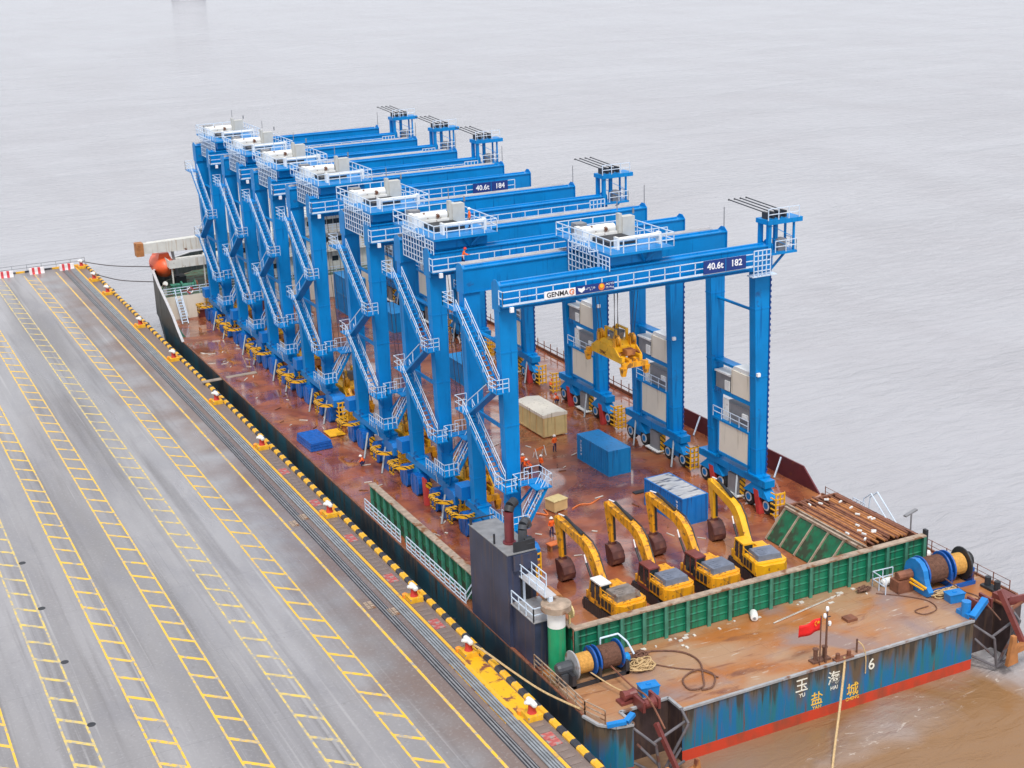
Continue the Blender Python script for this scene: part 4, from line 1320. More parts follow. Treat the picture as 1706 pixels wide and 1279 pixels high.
# ------------------------------------------------------------ spreaders (long axis along y)
sm = MB()
for x in (-1.0, .72):
    sm.box(x, x + .28, -2.6, 2.6, .55, 1.15)
sm.box(-.72, .72, -.8, .8, .6, 1.2)
S = {'main_frame': (sm, 'yellow')}
ems = []
for s_ in (-1, 1):
    em = MB()
    ems.append(em)
    em.box(-1.22, 1.22, s_ * 3.0 - .2, s_ * 3.0 + .2, .35, .75)
    em.box(-.5, -.2, min(s_ * 1.5, s_ * 2.9), max(s_ * 1.5, s_ * 2.9), .6, .95).box(.2, .5, min(s_ * 1.5, s_ * 2.9), max(s_ * 1.5, s_ * 2.9), .6, .95)
    for x in (-1.1, 1.1):
        em.hexa([(x - .16, s_ * 3.0 - .16, -.35), (x + .16, s_ * 3.0 - .16, -.35), (x + .16, s_ * 3.0 + .16, -.35), (x - .16, s_ * 3.0 + .16, -.35)],
                [(x - .26, s_ * 3.0 - .28, .4), (x + .26, s_ * 3.0 - .28, .4), (x + .26, s_ * 3.0 + .28, .4), (x - .26, s_ * 3.0 + .28, .4)])
S['end_beam'] = (ems, 'orange_yellow')
hb = MB().box(-1.0, 1.0, -1.5, 1.5, 1.3, 1.75).hexa([(-1.0, -1.5, 1.75), (1.0, -1.5, 1.75), (1.0, 1.5, 1.75), (-1.0, 1.5, 1.75)], [(-.8, -.9, 2.1), (.8, -.9, 2.1), (.8, .9, 2.1), (-.8, .9, 2.1)])
for x in (-.8, .8):
    for y_ in (-1.1, 1.1):
        hb.box(x - .12, x + .12, y_ - .12, y_ + .12, .9, 1.3)
S['head_block'] = (hb, 'yellow')
shs = []
for x in (-.75, .75):
    for y_ in (-1.35, 1.35):
        sh = MB()
        shs.append(sh)
        sh.lathe([(.2, -.14), (.46, -.12), (.4, 0), (.46, .12), (.2, .14)], 14, 'X', (x, y_, 2.35))
        sh.box(x - .3, x - .22, y_ - .2, y_ + .2, 1.7, 2.5).box(x + .22, x + .3, y_ - .2, y_ + .2, 1.7, 2.5)
S['sheave'] = (shs, 'orange_yellow')
S['guide_frame'] = ([MB().box(x - .1, x + .1, -.9, -.7, 2.0, 3.1).box(x - .1, x + .1, .7, .9, 2.0, 3.1).box(x - .1, x + .1, -.9, .9, 2.95, 3.1) for x in (-.55, .55)], 'yellow')
S['side_plate'] = ([MB().prism([(-2.4, 1.15), (2.4, 1.15), (1.5, 1.75), (-1.5, 1.75)], 'X', x - .05, x + .05) for x in (-1.06, 1.06)], 'yellow')
S['cable_basket'] = (MB().lathe([(.55, 2.1), (.72, 2.7), (.72, 2.72), (.52, 2.15)], 12, 'Z', (.1, .1, 0)), 'grey')
S['hydraulic_unit'] = (MB().box(-.6, .6, -.6, .3, 1.2, 1.3).box(-.3, .5, -2.3, -1.2, 1.16, 1.6).box(-.4, .4, 1.4, 2.3, 1.16, 1.7).cyl((-.9, -2.2, 1.3), (-.9, 2.2, 1.3), .09, 6).cyl((.95, -2.2, 1.3), (.95, 2.2, 1.3), .09, 6), 'rust_orange')
S = {k: [q_.mesh(k, v[1]) for q_ in (v[0] if isinstance(v[0], list) else [v[0]])] for k, v in S.items()}
SLAB = ['yellow spreader hanging in mid air under the crane numbered 182', 'yellow spreader with workers standing on it at the left legs of the second crane',
        'yellow spreader low by the left legs of the third crane', 'yellow spreader low by the left legs of the crane numbered 184',
        'yellow spreader low by the left legs of the fifth crane', 'yellow spreader low by the left legs of the sixth crane', 'yellow spreader low by the left legs of the crane nearest the bow']
SP = [(12.9, 14.9)] + [(3.3, .9)] * 6
for i, (cy_, (sx_, sz)) in enumerate(zip(CY, SP)):
    t = thing('spreader', SLAB[i], 'spreader', (sx_, cy_ + (3.4 if i == 0 else .1), sz), 0, 'yellow spreaders under the cranes')
    if i:
        t.scale = (1.15, 1, 1.3)
    for k, ms in S.items():
        for me in ms:
            link(k, me, t)
    rp = MB()
    for x, y_ in ((-.75, -1.35), (.75, -1.35), (-.75, 1.35), (.75, 1.35)):
        for d_ in (-.16, .16):
            rp.bar((x + d_, y_, 2.5), (x * 1.6 + d_, y_ * 1.4 + (0 if i == 0 else 2.6), (24.4 - sz) / (1.3 if i else 1)), .035)
    part(t, 'hoist_rope', rp, 'rope_dark')
    if i == 0:
        letters(t, 'ZPMC', .42, 'rust', (-1.01, .6, .85), PORT)

# ------------------------------------------------------------ containers and crates
CT = {}


def container(name, label, loc, L_, W_, H_, body, top_, rz=0., letter=None):
    key = (L_, W_, H_, body)
    if key not in CT:
        b_ = MB().box(.05, W_ - .05, .05, L_ - .05, .12, H_ - .06)
        fr_ = MB()
        for x in (0, W_ - .14):
            for y_ in (0, L_ - .14):
                fr_.box(x, x + .14, y_, y_ + .14, 0, H_)
        for z in (0, H_ - .14):
            for x in (0.002, W_ - .122):
                fr_.box(x, x + .12, .14, L_ - .14, z + .002, z + .138)
            for y_ in (0.002, L_ - .122):
                fr_.box(.14, W_ - .14, y_, y_ + .12, z + .002, z + .138)
        co = [MB(), MB()]
        y_ = .35
        while y_ < L_ - .4:
            for q_, x in enumerate((.01, W_ - .05)):
                co[q_].prism([(x, y_), (x + .04, y_), (x + .04, y_ + .16), (x, y_ + .16)], 'Z', .16, H_ - .16)
            y_ += .34
        dr = MB()
        for x in (W_ * .27, W_ * .46, W_ * .56, W_ * .75):
            dr.bar((x, .02, .2), (x, .02, H_ - .2), .05)
        dr.box(.16, W_ / 2 - .02, .015, .05, .16, H_ - .16).box(W_ / 2 + .02, W_ - .16, .015, .05, .16, H_ - .16)
        CT[key] = (b_.mesh('wall', body), fr_.mesh('corner_frame', body), [q_.mesh('corrugation', body) for q_ in co], dr.mesh('door', body))
    t = thing(name, label, 'container', loc, rz)
    a_, b2, c_, d_ = CT[key]
    link('wall', a_, t)
    link('corner_frame', b2, t)
    for q_ in c_:
        link('corrugation', q_, t)
    link('door', d_, t)
    part(t, 'roof', MB().box(.1, W_ - .1, .1, L_ - .1, H_ - .06, H_ - .015), top_)
    if letter:            # a column of small pale characters, too small to read
        mk = MB()
        rk_ = random.Random(letter)
        for q_ in range(5):
            z_ = H_ - .55 - .34 * q_
            for _ in range(5):
                a_, c_ = rk_.uniform(0, .2), rk_.uniform(-.1, .1)
                if rk_.random() < .5:
                    mk.box(-.012, .0, L_ - .9 + a_ if letter == 1 else .75 + a_, L_ - .87 + a_ if letter == 1 else .79 + a_, z_ + c_ - .1, z_ + c_ + .08)
                else:
                    mk.box(-.012, .0, L_ - .92 if letter == 1 else .73, L_ - .68 if letter == 1 else .98, z_ + c_, z_ + c_ + .04)
        part(t, 'side_lettering', mk, 'letter_clean')
    return t


container('container', 'bright blue container in the middle of the deck under the mid air spreader', (17.6, 14.1, 0), 6.06, 2.5, 2.59, 'container_blue', 'container_blue', R(1), 1)
container('container', 'blue container with worn grey wet roof behind the excavators', (17.15, .5, 0), 6.06, 2.75, 2.59, 'container_blue_deep', 'container_top_worn', R(2), 2)
container('container', 'blue container under the crane numbered 184, seen between legs of nearer cranes', (17.6, 46.4, 0), 6.06, 2.5, 2.59, 'container_blue', 'container_blue', 0)
container('container', 'blue container under the sixth crane, seen past the legs of the third crane', (19.2, 73, 0), 6.06, 2.5, 2.59, 'container_blue', 'container_blue', 0)
container('container', 'blue container standing on the deck nearest the deckhouse, with another on top', (17.2, 83.5, 0), 6.06, 2.5, 2.59, 'container_blue', 'container_blue', 0)
container('container', 'blue container stacked on another one nearest the deckhouse', (17.2, 83.5, 2.6), 6.06, 2.5, 2.59, 'container_blue', 'container_blue', 0)
# canvas covered cream box
t = thing('covered_box', 'cream canvas covered cargo box on the deck beyond the blue container', 'cargo box', (17.3, 26.9, 0), R(1))
part(t, 'side', MB().box(0, 2.75, 0, 6.1, .12, 2.45), 'cream_crate')
cvm = MB().prism([(-.06, 2.2), (2.81, 2.2), (2.81, 2.5), (1.4, 2.68), (-.06, 2.5)], 'Y', -.05, 6.15)
part(t, 'canvas_top', cvm, 'cream')
bt = MB()
for y_ in (.0, 1.5, 3.0, 4.5, 6.05):
    bt.box(-.05, .0, y_, y_ + .1, .12, 2.2)
for x in (0., 1.3, 2.65):
    bt.box(x, x + .1, -.05, 0, .12, 2.2)
bt.box(-.04, 0, .1, 6, .12, .25).box(.1, 2.65, -.04, 0, .12, .25)
part(t, 'batten', bt, 'ply')
part(t, 'skid', MB().box(.2, .5, 0, 6.1, 0, .12).box(2.2, 2.5, 0, 6.1, 0, .12), 'rust')
t = thing('plywood_crate', 'small plywood crate on the red deck in front of the nearest crane', 'crate', (8.9, 8.9, 0), R(12))
part(t, 'panel', MB().box(0, 1.55, 0, 1.3, .1, 1.05), 'ply')
part(t, 'lid', MB().box(-.05, 1.6, -.05, 1.35, 1.05, 1.12), 'cream_crate')
part(t, 'skid', MB().box(.1, .3, 0, 1.3, 0, .1).box(1.2, 1.4, 0, 1.3, 0, .1), 'plank')
t = thing('sheet_stack', 'low blue stack of tarpaulin covered steel on the port side deck', 'stack', (-5.0, 35.7, 0), R(2))
for k in range(3):
    part(t, 'layer', MB().box(.03 * k, 2.4 - .05 * k, .04 * k, 4.2 - .05 * k, .04 + .3 * k, .3 + .3 * k), 'tarp_blue')
part(t, 'timber', MB().box(.2, 2.2, .3, .5, 0, .04).box(.2, 2.2, 3.5, 3.7, 0, .04), 'plank')
t = thing('yellow_plate', 'yellow rectangular plate lying on the deck beside the blue stack', 'plate', (-1.8, 38.8, 0), R(0))
part(t, 'sheet', MB().box(0, 1.7, 0, 2.2, .1, .16), 'yellow')
part(t, 'bearer', MB().box(.1, 1.6, .2, .35, 0, .1).box(.1, 1.6, 1.8, 1.95, 0, .1), 'plank')
t = thing('gangway_plank', 'long weathered plank bridging from the quay kerb to the barge deck', 'plank', (0, 0, 0))
part(t, 'board', MB().hexa([(-8.2, 65.6, -.2), (-1.6, 65.3, .03), (-1.6, 66.1, .03), (-8.2, 66.4, -.2)], [(-8.2, 65.6, -.1), (-1.6, 65.3, .13), (-1.6, 66.1, .13), (-8.2, 66.4, -.1)]), 'plank')

# ------------------------------------------------------------ excavators (face +y)
E_ = {}
tk = MB().prism([(-2.1, .3), (-1.8, .05), (1.8, .05), (2.1, .3), (2.1, .65), (1.8, .9), (-1.8, .9), (-2.1, .65)], 'X', -.3, .3)
for k in range(14):
    tk.box(-.32, .32, -1.9 + .28 * k, -1.74 + .28 * k, .0, .96)
E_['track'] = tk.mesh('track', 'black_steel')
E_['undercarriage'] = MB().box(-1.0, 1.0, -1.2, 1.2, .4, .85).lathe([(.85, .85), (.85, 1.1)], 16).mesh('undercarriage', 'dark')
pl = [(-1.4, -2.7), (-.9, -2.95), (.9, -2.95), (1.4, -2.7), (1.4, 1.5), (-1.4, 1.5)]
hs_ = MB().prism(pl, 'Z', 1.1, 1.75).prism([(-1.4, -2.6), (-.9, -2.85), (.9, -2.85), (1.4, -2.6), (1.4, .3), (-1.4, .3)], 'Z', 1.75, 2.15).box(.5, 1.4, .3, 1.45, 1.75, 2.0)
E_['house'] = hs_.mesh('house', 'orange_yellow')
E_['house_y'] = hs_.mesh('house', 'yellow')
cw = MB().prism([(-1.42, -2.6), (-.9, -3.2), (.9, -3.2), (1.42, -2.6)], 'Z', 1.05, 2.05)
E_['counterweight'] = cw.mesh('counterweight', 'orange_yellow')
E_['counterweight_y'] = cw.mesh('counterweight', 'yellow')
hd_ = MB().hexa([(-1.05, -2.45, 2.15), (1.1, -2.45, 2.15), (1.1, -.6, 2.15), (-1.05, -.6, 2.15)], [(-.95, -2.35, 2.58), (1.0, -2.35, 2.58), (1.0, -.7, 2.58), (-.95, -.7, 2.58)])
for k in range(4):
    hd_.box(-.7, -.1, -2.1 + .3 * k, -2.0 + .3 * k, 2.58, 2.62)
E_['engine_hood'] = hd_.mesh('engine_hood', 'hood_slate')
E_['engine_hood_d'] = hd_.mesh('engine_hood', 'hood_dirty')
E_['exhaust'] = MB().cyl((-.9, -.4, 2.15), (-.9, -.4, 2.95), .09, 8).mesh('exhaust', 'grey_tray')
vt = MB()
for k in range(4):
    vt.box(-1.44, -1.41, -2.1 + .5 * k, -1.75 + .5 * k, 1.3, 1.95)
E_['vent'] = vt.mesh('vent', 'dark')
hr = MB().rail([(-1.35, -2.4, 2.15), (-1.35, .2, 2.15)], .45, .05, .9, 0)
E_['handrail'] = hr.mesh('handrail', 'orange_yellow')
cb_ = MB().prism([(-.55, 1.0), (1.05, 1.0), (1.15, 1.9), (.85, 2.85), (-.55, 2.85)], 'X', -1.38, -.5)
E_['cab'] = cb_.mesh('cab', 'dark')
cf = MB()
for x in (-1.4, -.54):
    for y_, y2 in ((-.55, -.55), (1.1, .85), (.15, .15)):
        cf.bar((x + .03, y_, 1.1), (x + .03, y2, 2.85), .1)
cf.box(-1.42, -.46, -.6, 1.1, 1.0, 1.3)
E_['cab_frame'] = cf.mesh('cab_frame', 'orange_yellow')
E_['cab_frame_y'] = cf.mesh('cab_frame', 'yellow')
E_['cab_frame_r'] = cf.mesh('cab_frame', 'rust_red')
cr = MB().prism([(-1.43, -.65), (-.45, -.65), (-.45, .9), (-1.43, .9)], 'Z', 2.85, 2.97)
for n_, m_ in (('white', 'white'), ('rust', 'rust_red'), ('yellow', 'yellow')):
    E_['cab_roof_' + n_] = cr.mesh('cab_roof', m_)
gw = MB().add([(-1.385, -.4, 1.45), (-1.385, .75, 1.45), (-1.385, .65, 2.7), (-1.385, -.4, 2.7)], [(0, 1, 2, 3)]).add([(-1.3, -.556, 1.6), (-.6, -.556, 1.6), (-.6, -.556, 2.7), (-1.3, -.556, 2.7)], [(0, 1, 2, 3)])
gw = MB().box(-1.405, -1.385, -.4, .75, 1.45, 2.65).box(-1.3, -.6, -.575, -.555, 1.6, 2.7)
E_['window'] = gw.mesh('window', 'glass')
# boom, arm, bucket in the y-z plane
boom = [(.85, 1.8), (1.05, 2.2), (2.35, 4.0), (3.2, 4.62), (4.2, 4.85), (8.15, 5.2), (8.4, 5.0), (8.25, 4.72), (4.2, 4.05), (3.5, 3.7), (2.9, 3.1), (1.8, 1.75), (1.35, 1.5)]
bm_ = MB().prism(boom, 'X', -.26, .26)
E_['boom'] = bm_.mesh('boom', 'orange_yellow')
E_['boom_y'] = bm_.mesh('boom', 'yellow')
arm = [(7.9, 5.35), (8.45, 5.15), (8.3, 4.2), (7.55, 1.5), (7.3, 1.5), (7.4, 4.2), (7.55, 5.0)]
am = MB().prism(arm, 'X', -.19, .19)
E_['arm'] = am.mesh('arm', 'orange_yellow')
E_['arm_y'] = am.mesh('arm', 'yellow')
E_['boom_ram'] = [MB().cyl((x, 1.9, 1.5), (x, 3.1, 3.1), .1, 8).mesh('ram', 'dark', True) for x in (-.38, .38)]
E_['arm_ram'] = MB().cyl((0, 4.3, 5.0), (0, 6.9, 5.6), .12, 8).mesh('ram', 'dark', True)
E_['bucket_ram'] = MB().cyl((0, 7.15, 4.5), (0, 7.0, 2.2), .1, 8).mesh('ram', 'dark', True)
E_['ram_rod'] = [MB().cyl((0, 6.9, 5.6), (0, 7.9, 5.45), .06, 8).mesh('ram_rod', 'letter_clean', True)] + [MB().cyl((x, 3.1, 3.1), (x, 3.4, 3.7), .06, 8).mesh('ram_rod', 'letter_clean', True) for x in (-.38, .38)]
E_['hose'] = MB().path([(.3, 1.2, 2.3), (.3, 2.3, 4.1), (.3, 3.2, 4.75), (.3, 5.5, 5.1), (.3, 8, 5.3)], .06, 5).mesh('hose', 'dark')
bkm = MB()
arc_ = [(7.75, 1.7), (7.1, 1.72), (6.55, 1.35), (6.3, .8), (6.4, .3), (6.75, .04), (7.2, .02)]
inn_ = [(y_ + (7.1 - y_) * .14, z_ + (.95 - z_) * .14) for y_, z_ in arc_]
for (a0, a1), (b0, b1) in zip(zip(arc_[:-1], arc_[1:]), zip(inn_[:-1], inn_[1:])):
    bkm.prism([a0, a1, b1, b0], 'X', -.52, .52)
for x in (-.56, .5):
    bkm.prism(arc_ + [(7.5, .5)], 'X', x, x + .06)
for k in range(5):
    bkm.hexa([(-.5 + .23 * k, 7.1, .0), (-.38 + .23 * k, 7.1, .0), (-.38 + .23 * k, 7.55, .06), (-.5 + .23 * k, 7.55, .06)],
             [(-.5 + .23 * k, 7.1, .14), (-.38 + .23 * k, 7.1, .14), (-.38 + .23 * k, 7.55, .1), (-.5 + .23 * k, 7.55, .1)])
bkm.box(-.25, .25, 7.2, 7.7, 1.6, 1.9)
E_['bucket'] = bkm.mesh('bucket', 'bucket_steel')
EX = [(3.5, -10.6, 2, 'orange', 'white', 'yellow excavator with white cab roof, nearest the funnel house'), (8.2, -10.1, 0, 'orange', 'rust', 'second yellow excavator from the funnel house, with rust brown cab roof'),
      (12.4, -10.2, 2, 'orange', 'rust', 'yellow excavator in front of the worn roofed blue container, dark cab'), (17.2, -10.2, -8, 'yellow', 'yellow', 'yellow excavator with yellow cab roof, nearest the pipe rack')]
for x, y_, rz, colr, roof, lab in EX:
    t = thing('excavator', lab, 'excavator', (x, y_, 0), R(rz), 'excavators parked behind the green bulkhead')
    yl = '_y' if colr == 'yellow' else ''
    for s_ in (-1, 1):
        link('track', E_['track'], t, (s_ * 1.12, 0, 0))
    link('undercarriage', E_['undercarriage'], t)
    h_ = link('house', E_['house' + yl], t)
    for k in ('engine_hood', 'exhaust', 'vent', 'handrail'):
        link(k, E_['engine_hood_d' if k == 'engine_hood' and roof == 'white' else k], h_)
    link('counterweight', E_['counterweight' + yl], t)
    cc = link('cab', E_['cab'], t)
    link('cab_frame', E_['cab_frame' + (yl or ('_r' if roof == 'rust' else ''))], cc)
    link('cab_roof', E_['cab_roof_' + roof], cc)
    link('window', E_['window'], cc)
    bo = link('boom', E_['boom' + yl], t)
    link('hose', E_['hose'], bo)
    link('arm', E_['arm' + yl], t)
    for me in E_['boom_ram'] + [E_['arm_ram'], E_['bucket_ram']]:
        link('ram', me, t)
    for me in E_['ram_rod']:
        link('ram_rod', me, t)
    link('bucket', E_['bucket'], t)

# ------------------------------------------------------------ pipe rack with the slanted green side
t = thing('pipe_rack', 'rack of rusty steel pipes with slanted green side behind the stern bulkhead', 'rack', (0, 0, 0))
part(t, 'slanted_side', MB().hexa([(21.9, -15.2, 0), (22.1, -15.2, 0), (22.1, -5.3, 0), (21.9, -5.3, 0)], [(23.9, -15.2, 2.4), (24.1, -15.2, 2.4), (24.1, -5.3, 2.4), (23.9, -5.3, 2.4)]), 'green_dark')
gp = MB().hexa([(0, .14, .1), (.02, .14, .1), (.02, 1.84, .1), (0, 1.84, .1)], [(1.83, .14, 2.3), (1.85, .14, 2.3), (1.85, 1.84, 2.3), (1.83, 1.84, 2.3)]).mesh('side_panel', 'green_panel')
gr_ = MB().bar((-.1, 0, .05), (1.86, 0, 2.4), .12, .2).mesh('side_rib', 'rim_rust')
for k in range(5):
    link('side_panel', gp, t, (21.9, -15.1 + 1.96 * k, 0))
for k in range(6):
    link('side_rib', gr_, t, (21.9, -15.15 + 1.96 * k, 0))
part(t, 'frame', MB().box(23.8, 29.9, -15.3, -15.1, 0, 2.3).box(23.8, 29.9, -4.6, -4.4, 0, 2.3).box(29.7, 29.9, -15.1, -4.6, 0, 2.35).box(23.95, 29.7, -10, -9.7, 1.9, 2.1).box(24.1, 29.7, -15.1, -4.6, 1.0, 1.1), 'rust')
part(t, 'top_beam', MB().bar((23.9, -15.3, 2.5), (23.9, -5.2, 2.5), .22).bar((24.4, -15.3, 2.5), (24.4, -4.6, 2.5), .16), 'rim_rust')
pmz = [MB().cyl((0, 0, 0), (0, l_, 0), .1, 8).mesh('pipe', m_, True) for l_ in (9.2, 7.6) for m_ in ('rust_orange', 'rust')]
for k in range(21):
    x = 24.75 + .235 * k
    link('pipe', pmz[(k * 3 + k // 4) % 4], t, (x, -14.9 + random.uniform(0, 1.2), 2.4 + .05 * math.sin(k * 1.7)))
    if k % 2 == 0:
        link('pipe', pmz[1], t, (x + .11, -14.2 + random.uniform(0, 1), 2.24))
ckm = MB().box(-.07, .07, -.2, .2, 0, .12).mesh('chock', 'white')
for k in range(15):
    o = link('chock', ckm, t, (24.7 + random.random() * 4.6, -14.6 + random.random() * 9, 2.5), random.uniform(0, 3))
t = thing('access_cage', 'white railing cage over the starboard side beyond the pipe rack', 'ladder', (31.6, -7.4, 0))
part(t, 'hoop', MB().path([(.2, 1.6, .1), (.2, 1.4, 1.9), (.3, .6, 2.6), (.4, -2.2, .3)], .06, 6).path([(.9, 1.6, .1), (.9, 1.4, 1.9), (1.0, .6, 2.6), (1.1, -2.2, .3)], .06, 6).rail([(0, 2.6, .3), (0, 1.0, .3)], 1.3, .06, .5, 2), 'white_rail')
part(t, 'step', MB().box(.2, 1.0, -2.0, 1.4, .2, .3), 'green_rib')
t = thing('lamp_post', 'thin lamp post with flat head at the starboard end of the green bulkhead', 'lamp', (31.3, -12.6, 0))
part(t, 'pole', MB().bar((0, 0, 0), (0, 0, 3.0), .1), 'grey')
part(t, 'head', MB().bar((-.8, -.1, 2.95), (.6, .1, 3.2), .3, .14), 'grey')

# ------------------------------------------------------------ winches and deck gear
def coil_ring(r, n, rr, z, jit=.0, ox=0., oy=0.):
    pts = []
    for i in range(n + 1):
        a = 2 * math.pi * i / n
        k = r * (1 + jit * math.sin(3 * a + r * 7))
        pts.append((ox + k * math.cos(a), oy + k * .8 * math.sin(a), z))
    return pts


def rope_drum(r, x0, x1, n=18):
    prof = []
    k = int((x1 - x0) / .09)
    for i in range(k):
        a = x0 + (x1 - x0) * i / k
        prof += [(r - .03, a), (r + .02, a + (x1 - x0) / k * .5)]
    return MB().lathe(prof, n, 'X')


t = thing('port_winch', 'twin drum rope winch beside the green pedestal, yellow rope on the left drum', 'winch', (-4.6, -18.3, 1.25))
part(t, 'base', MB().box(-.2, 4.4, -1.1, -.9, -1.25, -1.0).box(-.2, 4.4, .9, 1.1, -1.25, -1.0).box(-.2, .1, -1.1, 1.1, -1.25, -.2).box(4.1, 4.4, -1.1, 1.1, -1.25, -.2).box(1.95, 2.15, -1.1, 1.1, -1.25, -.2), 'black_steel')
part(t, 'yellow_rope', rope_drum(.72, .55, 1.75), 'rope_yellow')
part(t, 'brown_rope', rope_drum(.86, 2.45, 3.95), 'rope_brown')
for x in (.35, 1.8, 2.15, 4.0):
    part(t, 'flange', MB().lathe([(1.05, x), (1.08, x + .05), (1.05, x + .12)], 22, 'X'), 'winch_blue' if x > 1 else 'deck_grey')
part(t, 'brake_motor', MB().lathe([(.35, -.9), (.45, -.7), (.45, .2)], 12, 'X').box(-.7, -.1, -.5, .5, -1.2, -.3), 'pipe_grey')
part(t, 'gearbox', MB().lathe([(.3, 4.2), (.36, 4.3), (.36, 4.7), (.2, 4.8)], 10, 'X', (0, -.4, -.3)), 'container_blue')
part(t, 'guard_rail', MB().path([(3.0, .6, 1.15), (4.4, .5, 1.2), (4.75, -.2, .8), (4.9, -.9, .1)], .07, 6).path([(3.0, .6, 1.15), (3.0, .6, .2)], .06, 6), 'white_rail')
t = thing('starboard_winch', 'large winch with blue gear case and brown rope drum at the starboard quarter', 'winch', (26.4, -19.1, 1.4), R(-4))
part(t, 'base', MB().box(-.3, 4.6, -1.3, -1.1, -1.4, -1.1).box(-.3, 4.6, 1.1, 1.3, -1.4, -1.1).box(2.25, 2.45, -1.2, 1.2, -1.4, 0).box(4.3, 4.5, -1.2, 1.2, -1.4, 0), 'winch_blue')
gc = [(1.25 * math.sin(a), 1.25 * math.cos(a)) for a in [R(d_) for d_ in (-90, -60, -30, 0, 30, 60, 90)]] + [(1.5, -.5), (1.9, -.9), (1.75, -1.3), (1.2, -1.38), (-.9, -1.38), (-1.3, -.7)]
part(t, 'gear_case', MB().prism([(-a, b_) for a, b_ in gc], 'X', -.4, .05), 'box_blue')
part(t, 'brown_rope', rope_drum(1.08, .25, 2.1), 'rope_brown')
part(t, 'yellow_rope', rope_drum(.85, 2.75, 4.1), 'rope_yellow')
for x, m_ in ((.1, 'winch_blue'), (2.12, 'winch_blue'), (2.55, 'winch_blue'), (4.12, 'black_steel')):
    part(t, 'flange', MB().lathe([(1.3, x), (1.34, x + .07), (1.3, x + .14)], 24, 'X'), m_)
part(t, 'end_motor', MB().lathe([(.4, 4.3), (.62, 4.4), (.62, 4.9), (.4, 5.0)], 12, 'X', (0, 0, .2)), 'tyre')
part(t, 'brake_lever', MB().bar((-.9, .9, -.2), (-.45, -1.6, -.6), .14).bar((-1.3, 1.0, -.3), (-.6, -1.5, -.75), .1), 'yellow')
part(t, 'brake_motor', MB().box(-2.0, -.6, -.2, .9, -1.4, -.4).lathe([(.35, -1.8), (.4, -.5)], 10, 'X', (0, .3, -.1)), 'rust')
part(t, 'platform_rail', MB().rail([(-2.9, .2, -1.4), (-2.9, 1.9, -1.4), (-1.0, 1.9, -1.4)], 1.3, .06, .8, 1), 'white_rail')

for x, y_, lab in ((-.5, -22.4, 'blue steel box on the stern deck near the port corner'), (27.4, -22.1, 'blue open box on the stern deck near the starboard corner')):
    t = thing('deck_box', lab, 'box', (x, y_, 0), R(-8), 'blue boxes on the stern deck')
    t.scale = (.8, .85, .9)
    part(t, 'body', MB().prism([(-.75, 0), (.75, 0), (.85, .75), (-.85, .75)], 'Y', -.5, .5), 'box_blue')
    part(t, 'lid', MB().box(-.9, .9, -.55, .55, .75, .82).box(-.2, .2, -.1, .1, .82, .9), 'box_blue')
for x, y_, rz, lab in ((12.3, -16.9, 60, 'white fender drum lying against the middle of the green bulkhead'), (24.7, -17.4, 10, 'white fender drum lying left of the starboard winch'),
                       (30.9, -14.8, -40, 'white drum lying beyond the right end of the green bulkhead')):
    t = thing('fender_drum', lab, 'drum', (x, y_, .32), R(rz), 'white drums on the stern deck')
    part(t, 'body', MB().lathe([(.12, -.52), (.28, -.46), (.31, -.3), (.31, .3), (.28, .46), (.12, .52)], 14, 'X'), 'white', True)
    part(t, 'ring', MB().lathe([(.1, -.6), (.12, -.5)], 8, 'X').lathe([(.12, .5), (.1, .6)], 8, 'X'), 'grey')


def snake(name, label, pts, r, m_, cat='rope', z=.05):
    """smooth curve of rope or hose laid on the deck"""
    P = [Vector(p) if len(p) == 3 else Vector((p[0], p[1], z)) for p in pts]
    fine = []
    for i in range(len(P) - 1):
        p0, p1, p2, p3 = P[max(i - 1, 0)], P[i], P[i + 1], P[min(i + 2, len(P) - 1)]
        for k in range(6):
            u = k / 6
            fine.append(.5 * ((2 * p1) + (p2 - p0) * u + (2 * p0 - 5 * p1 + 4 * p2 - p3) * u * u + (3 * p1 - p0 - 3 * p2 + p3) * u ** 3))
    fine.append(P[-1])
    o = link(name, MB().path(fine, r, 6).mesh(name, m_, True))
    return tag(o, label, cat)


def pile(name, label, x, y_, rx, ry, h_, m_, n_=16, r=.05):
    rnd = random.Random(int(x * 100 + y_))
    mb = MB()
    for k in range(n_):
        ox, oy, rr = rnd.uniform(-rx, rx) * .5, rnd.uniform(-ry, ry) * .5, rnd.uniform(.3, .7)
        pts = [(ox + rr * rx * math.cos(a), oy + rr * ry * math.sin(a), .05 + h_ * k / n_ + .08 * math.sin(2 * a + k)) for a in [2 * math.pi * i / 14 for i in range(15)]]
        mb.path(pts, r, 5)
    o = link(name, mb.mesh(name, m_, True), None, (x, y_, .06))
    return tag(o, label, 'rope')


pile('rope_heap', 'heap of pale yellow rope beside the port winch', .9, -19.3, .9, .7, .5, 'rope_beige', 18)
pile('net_heap', 'tangled heap of brown rope behind the port winch', 1.6, -17.8, 1.0, .6, .35, 'rope_brown', 14)
pile('chain_heap', 'heap of brown rope under the starboard winch', 27.6, -20.9, 1.5, .5, .25, 'rope_beige', 16)
pile('line_heap', 'small heap of rope at the foot of the green bulkhead', 22.4, -17.3, .8, .4, .25, 'rope_brown', 10)
snake('mooring_hose', 'brown hose looping over the stern deck beside the port winch', [(.7, -17.6), (2.6, -17.4), (4.6, -18.6), (5.0, -20.4), (4.0, -22.4), (3.2, -23.6), (2.2, -23.4), (2.6, -22.0), (4.2, -21.4), (4.8, -22.6), (3.8, -23.9), (2.9, -23.9)], .07, 'rope_brown', 'hose', .08)
snake('steel_wire', 'dark wire running from the heaps across the stern deck to the loops', [(1.5, -18.6), (3.0, -20.4), (4.4, -21.6), (4.9, -23)], .05, 'rope_brown', 'wire', .06)
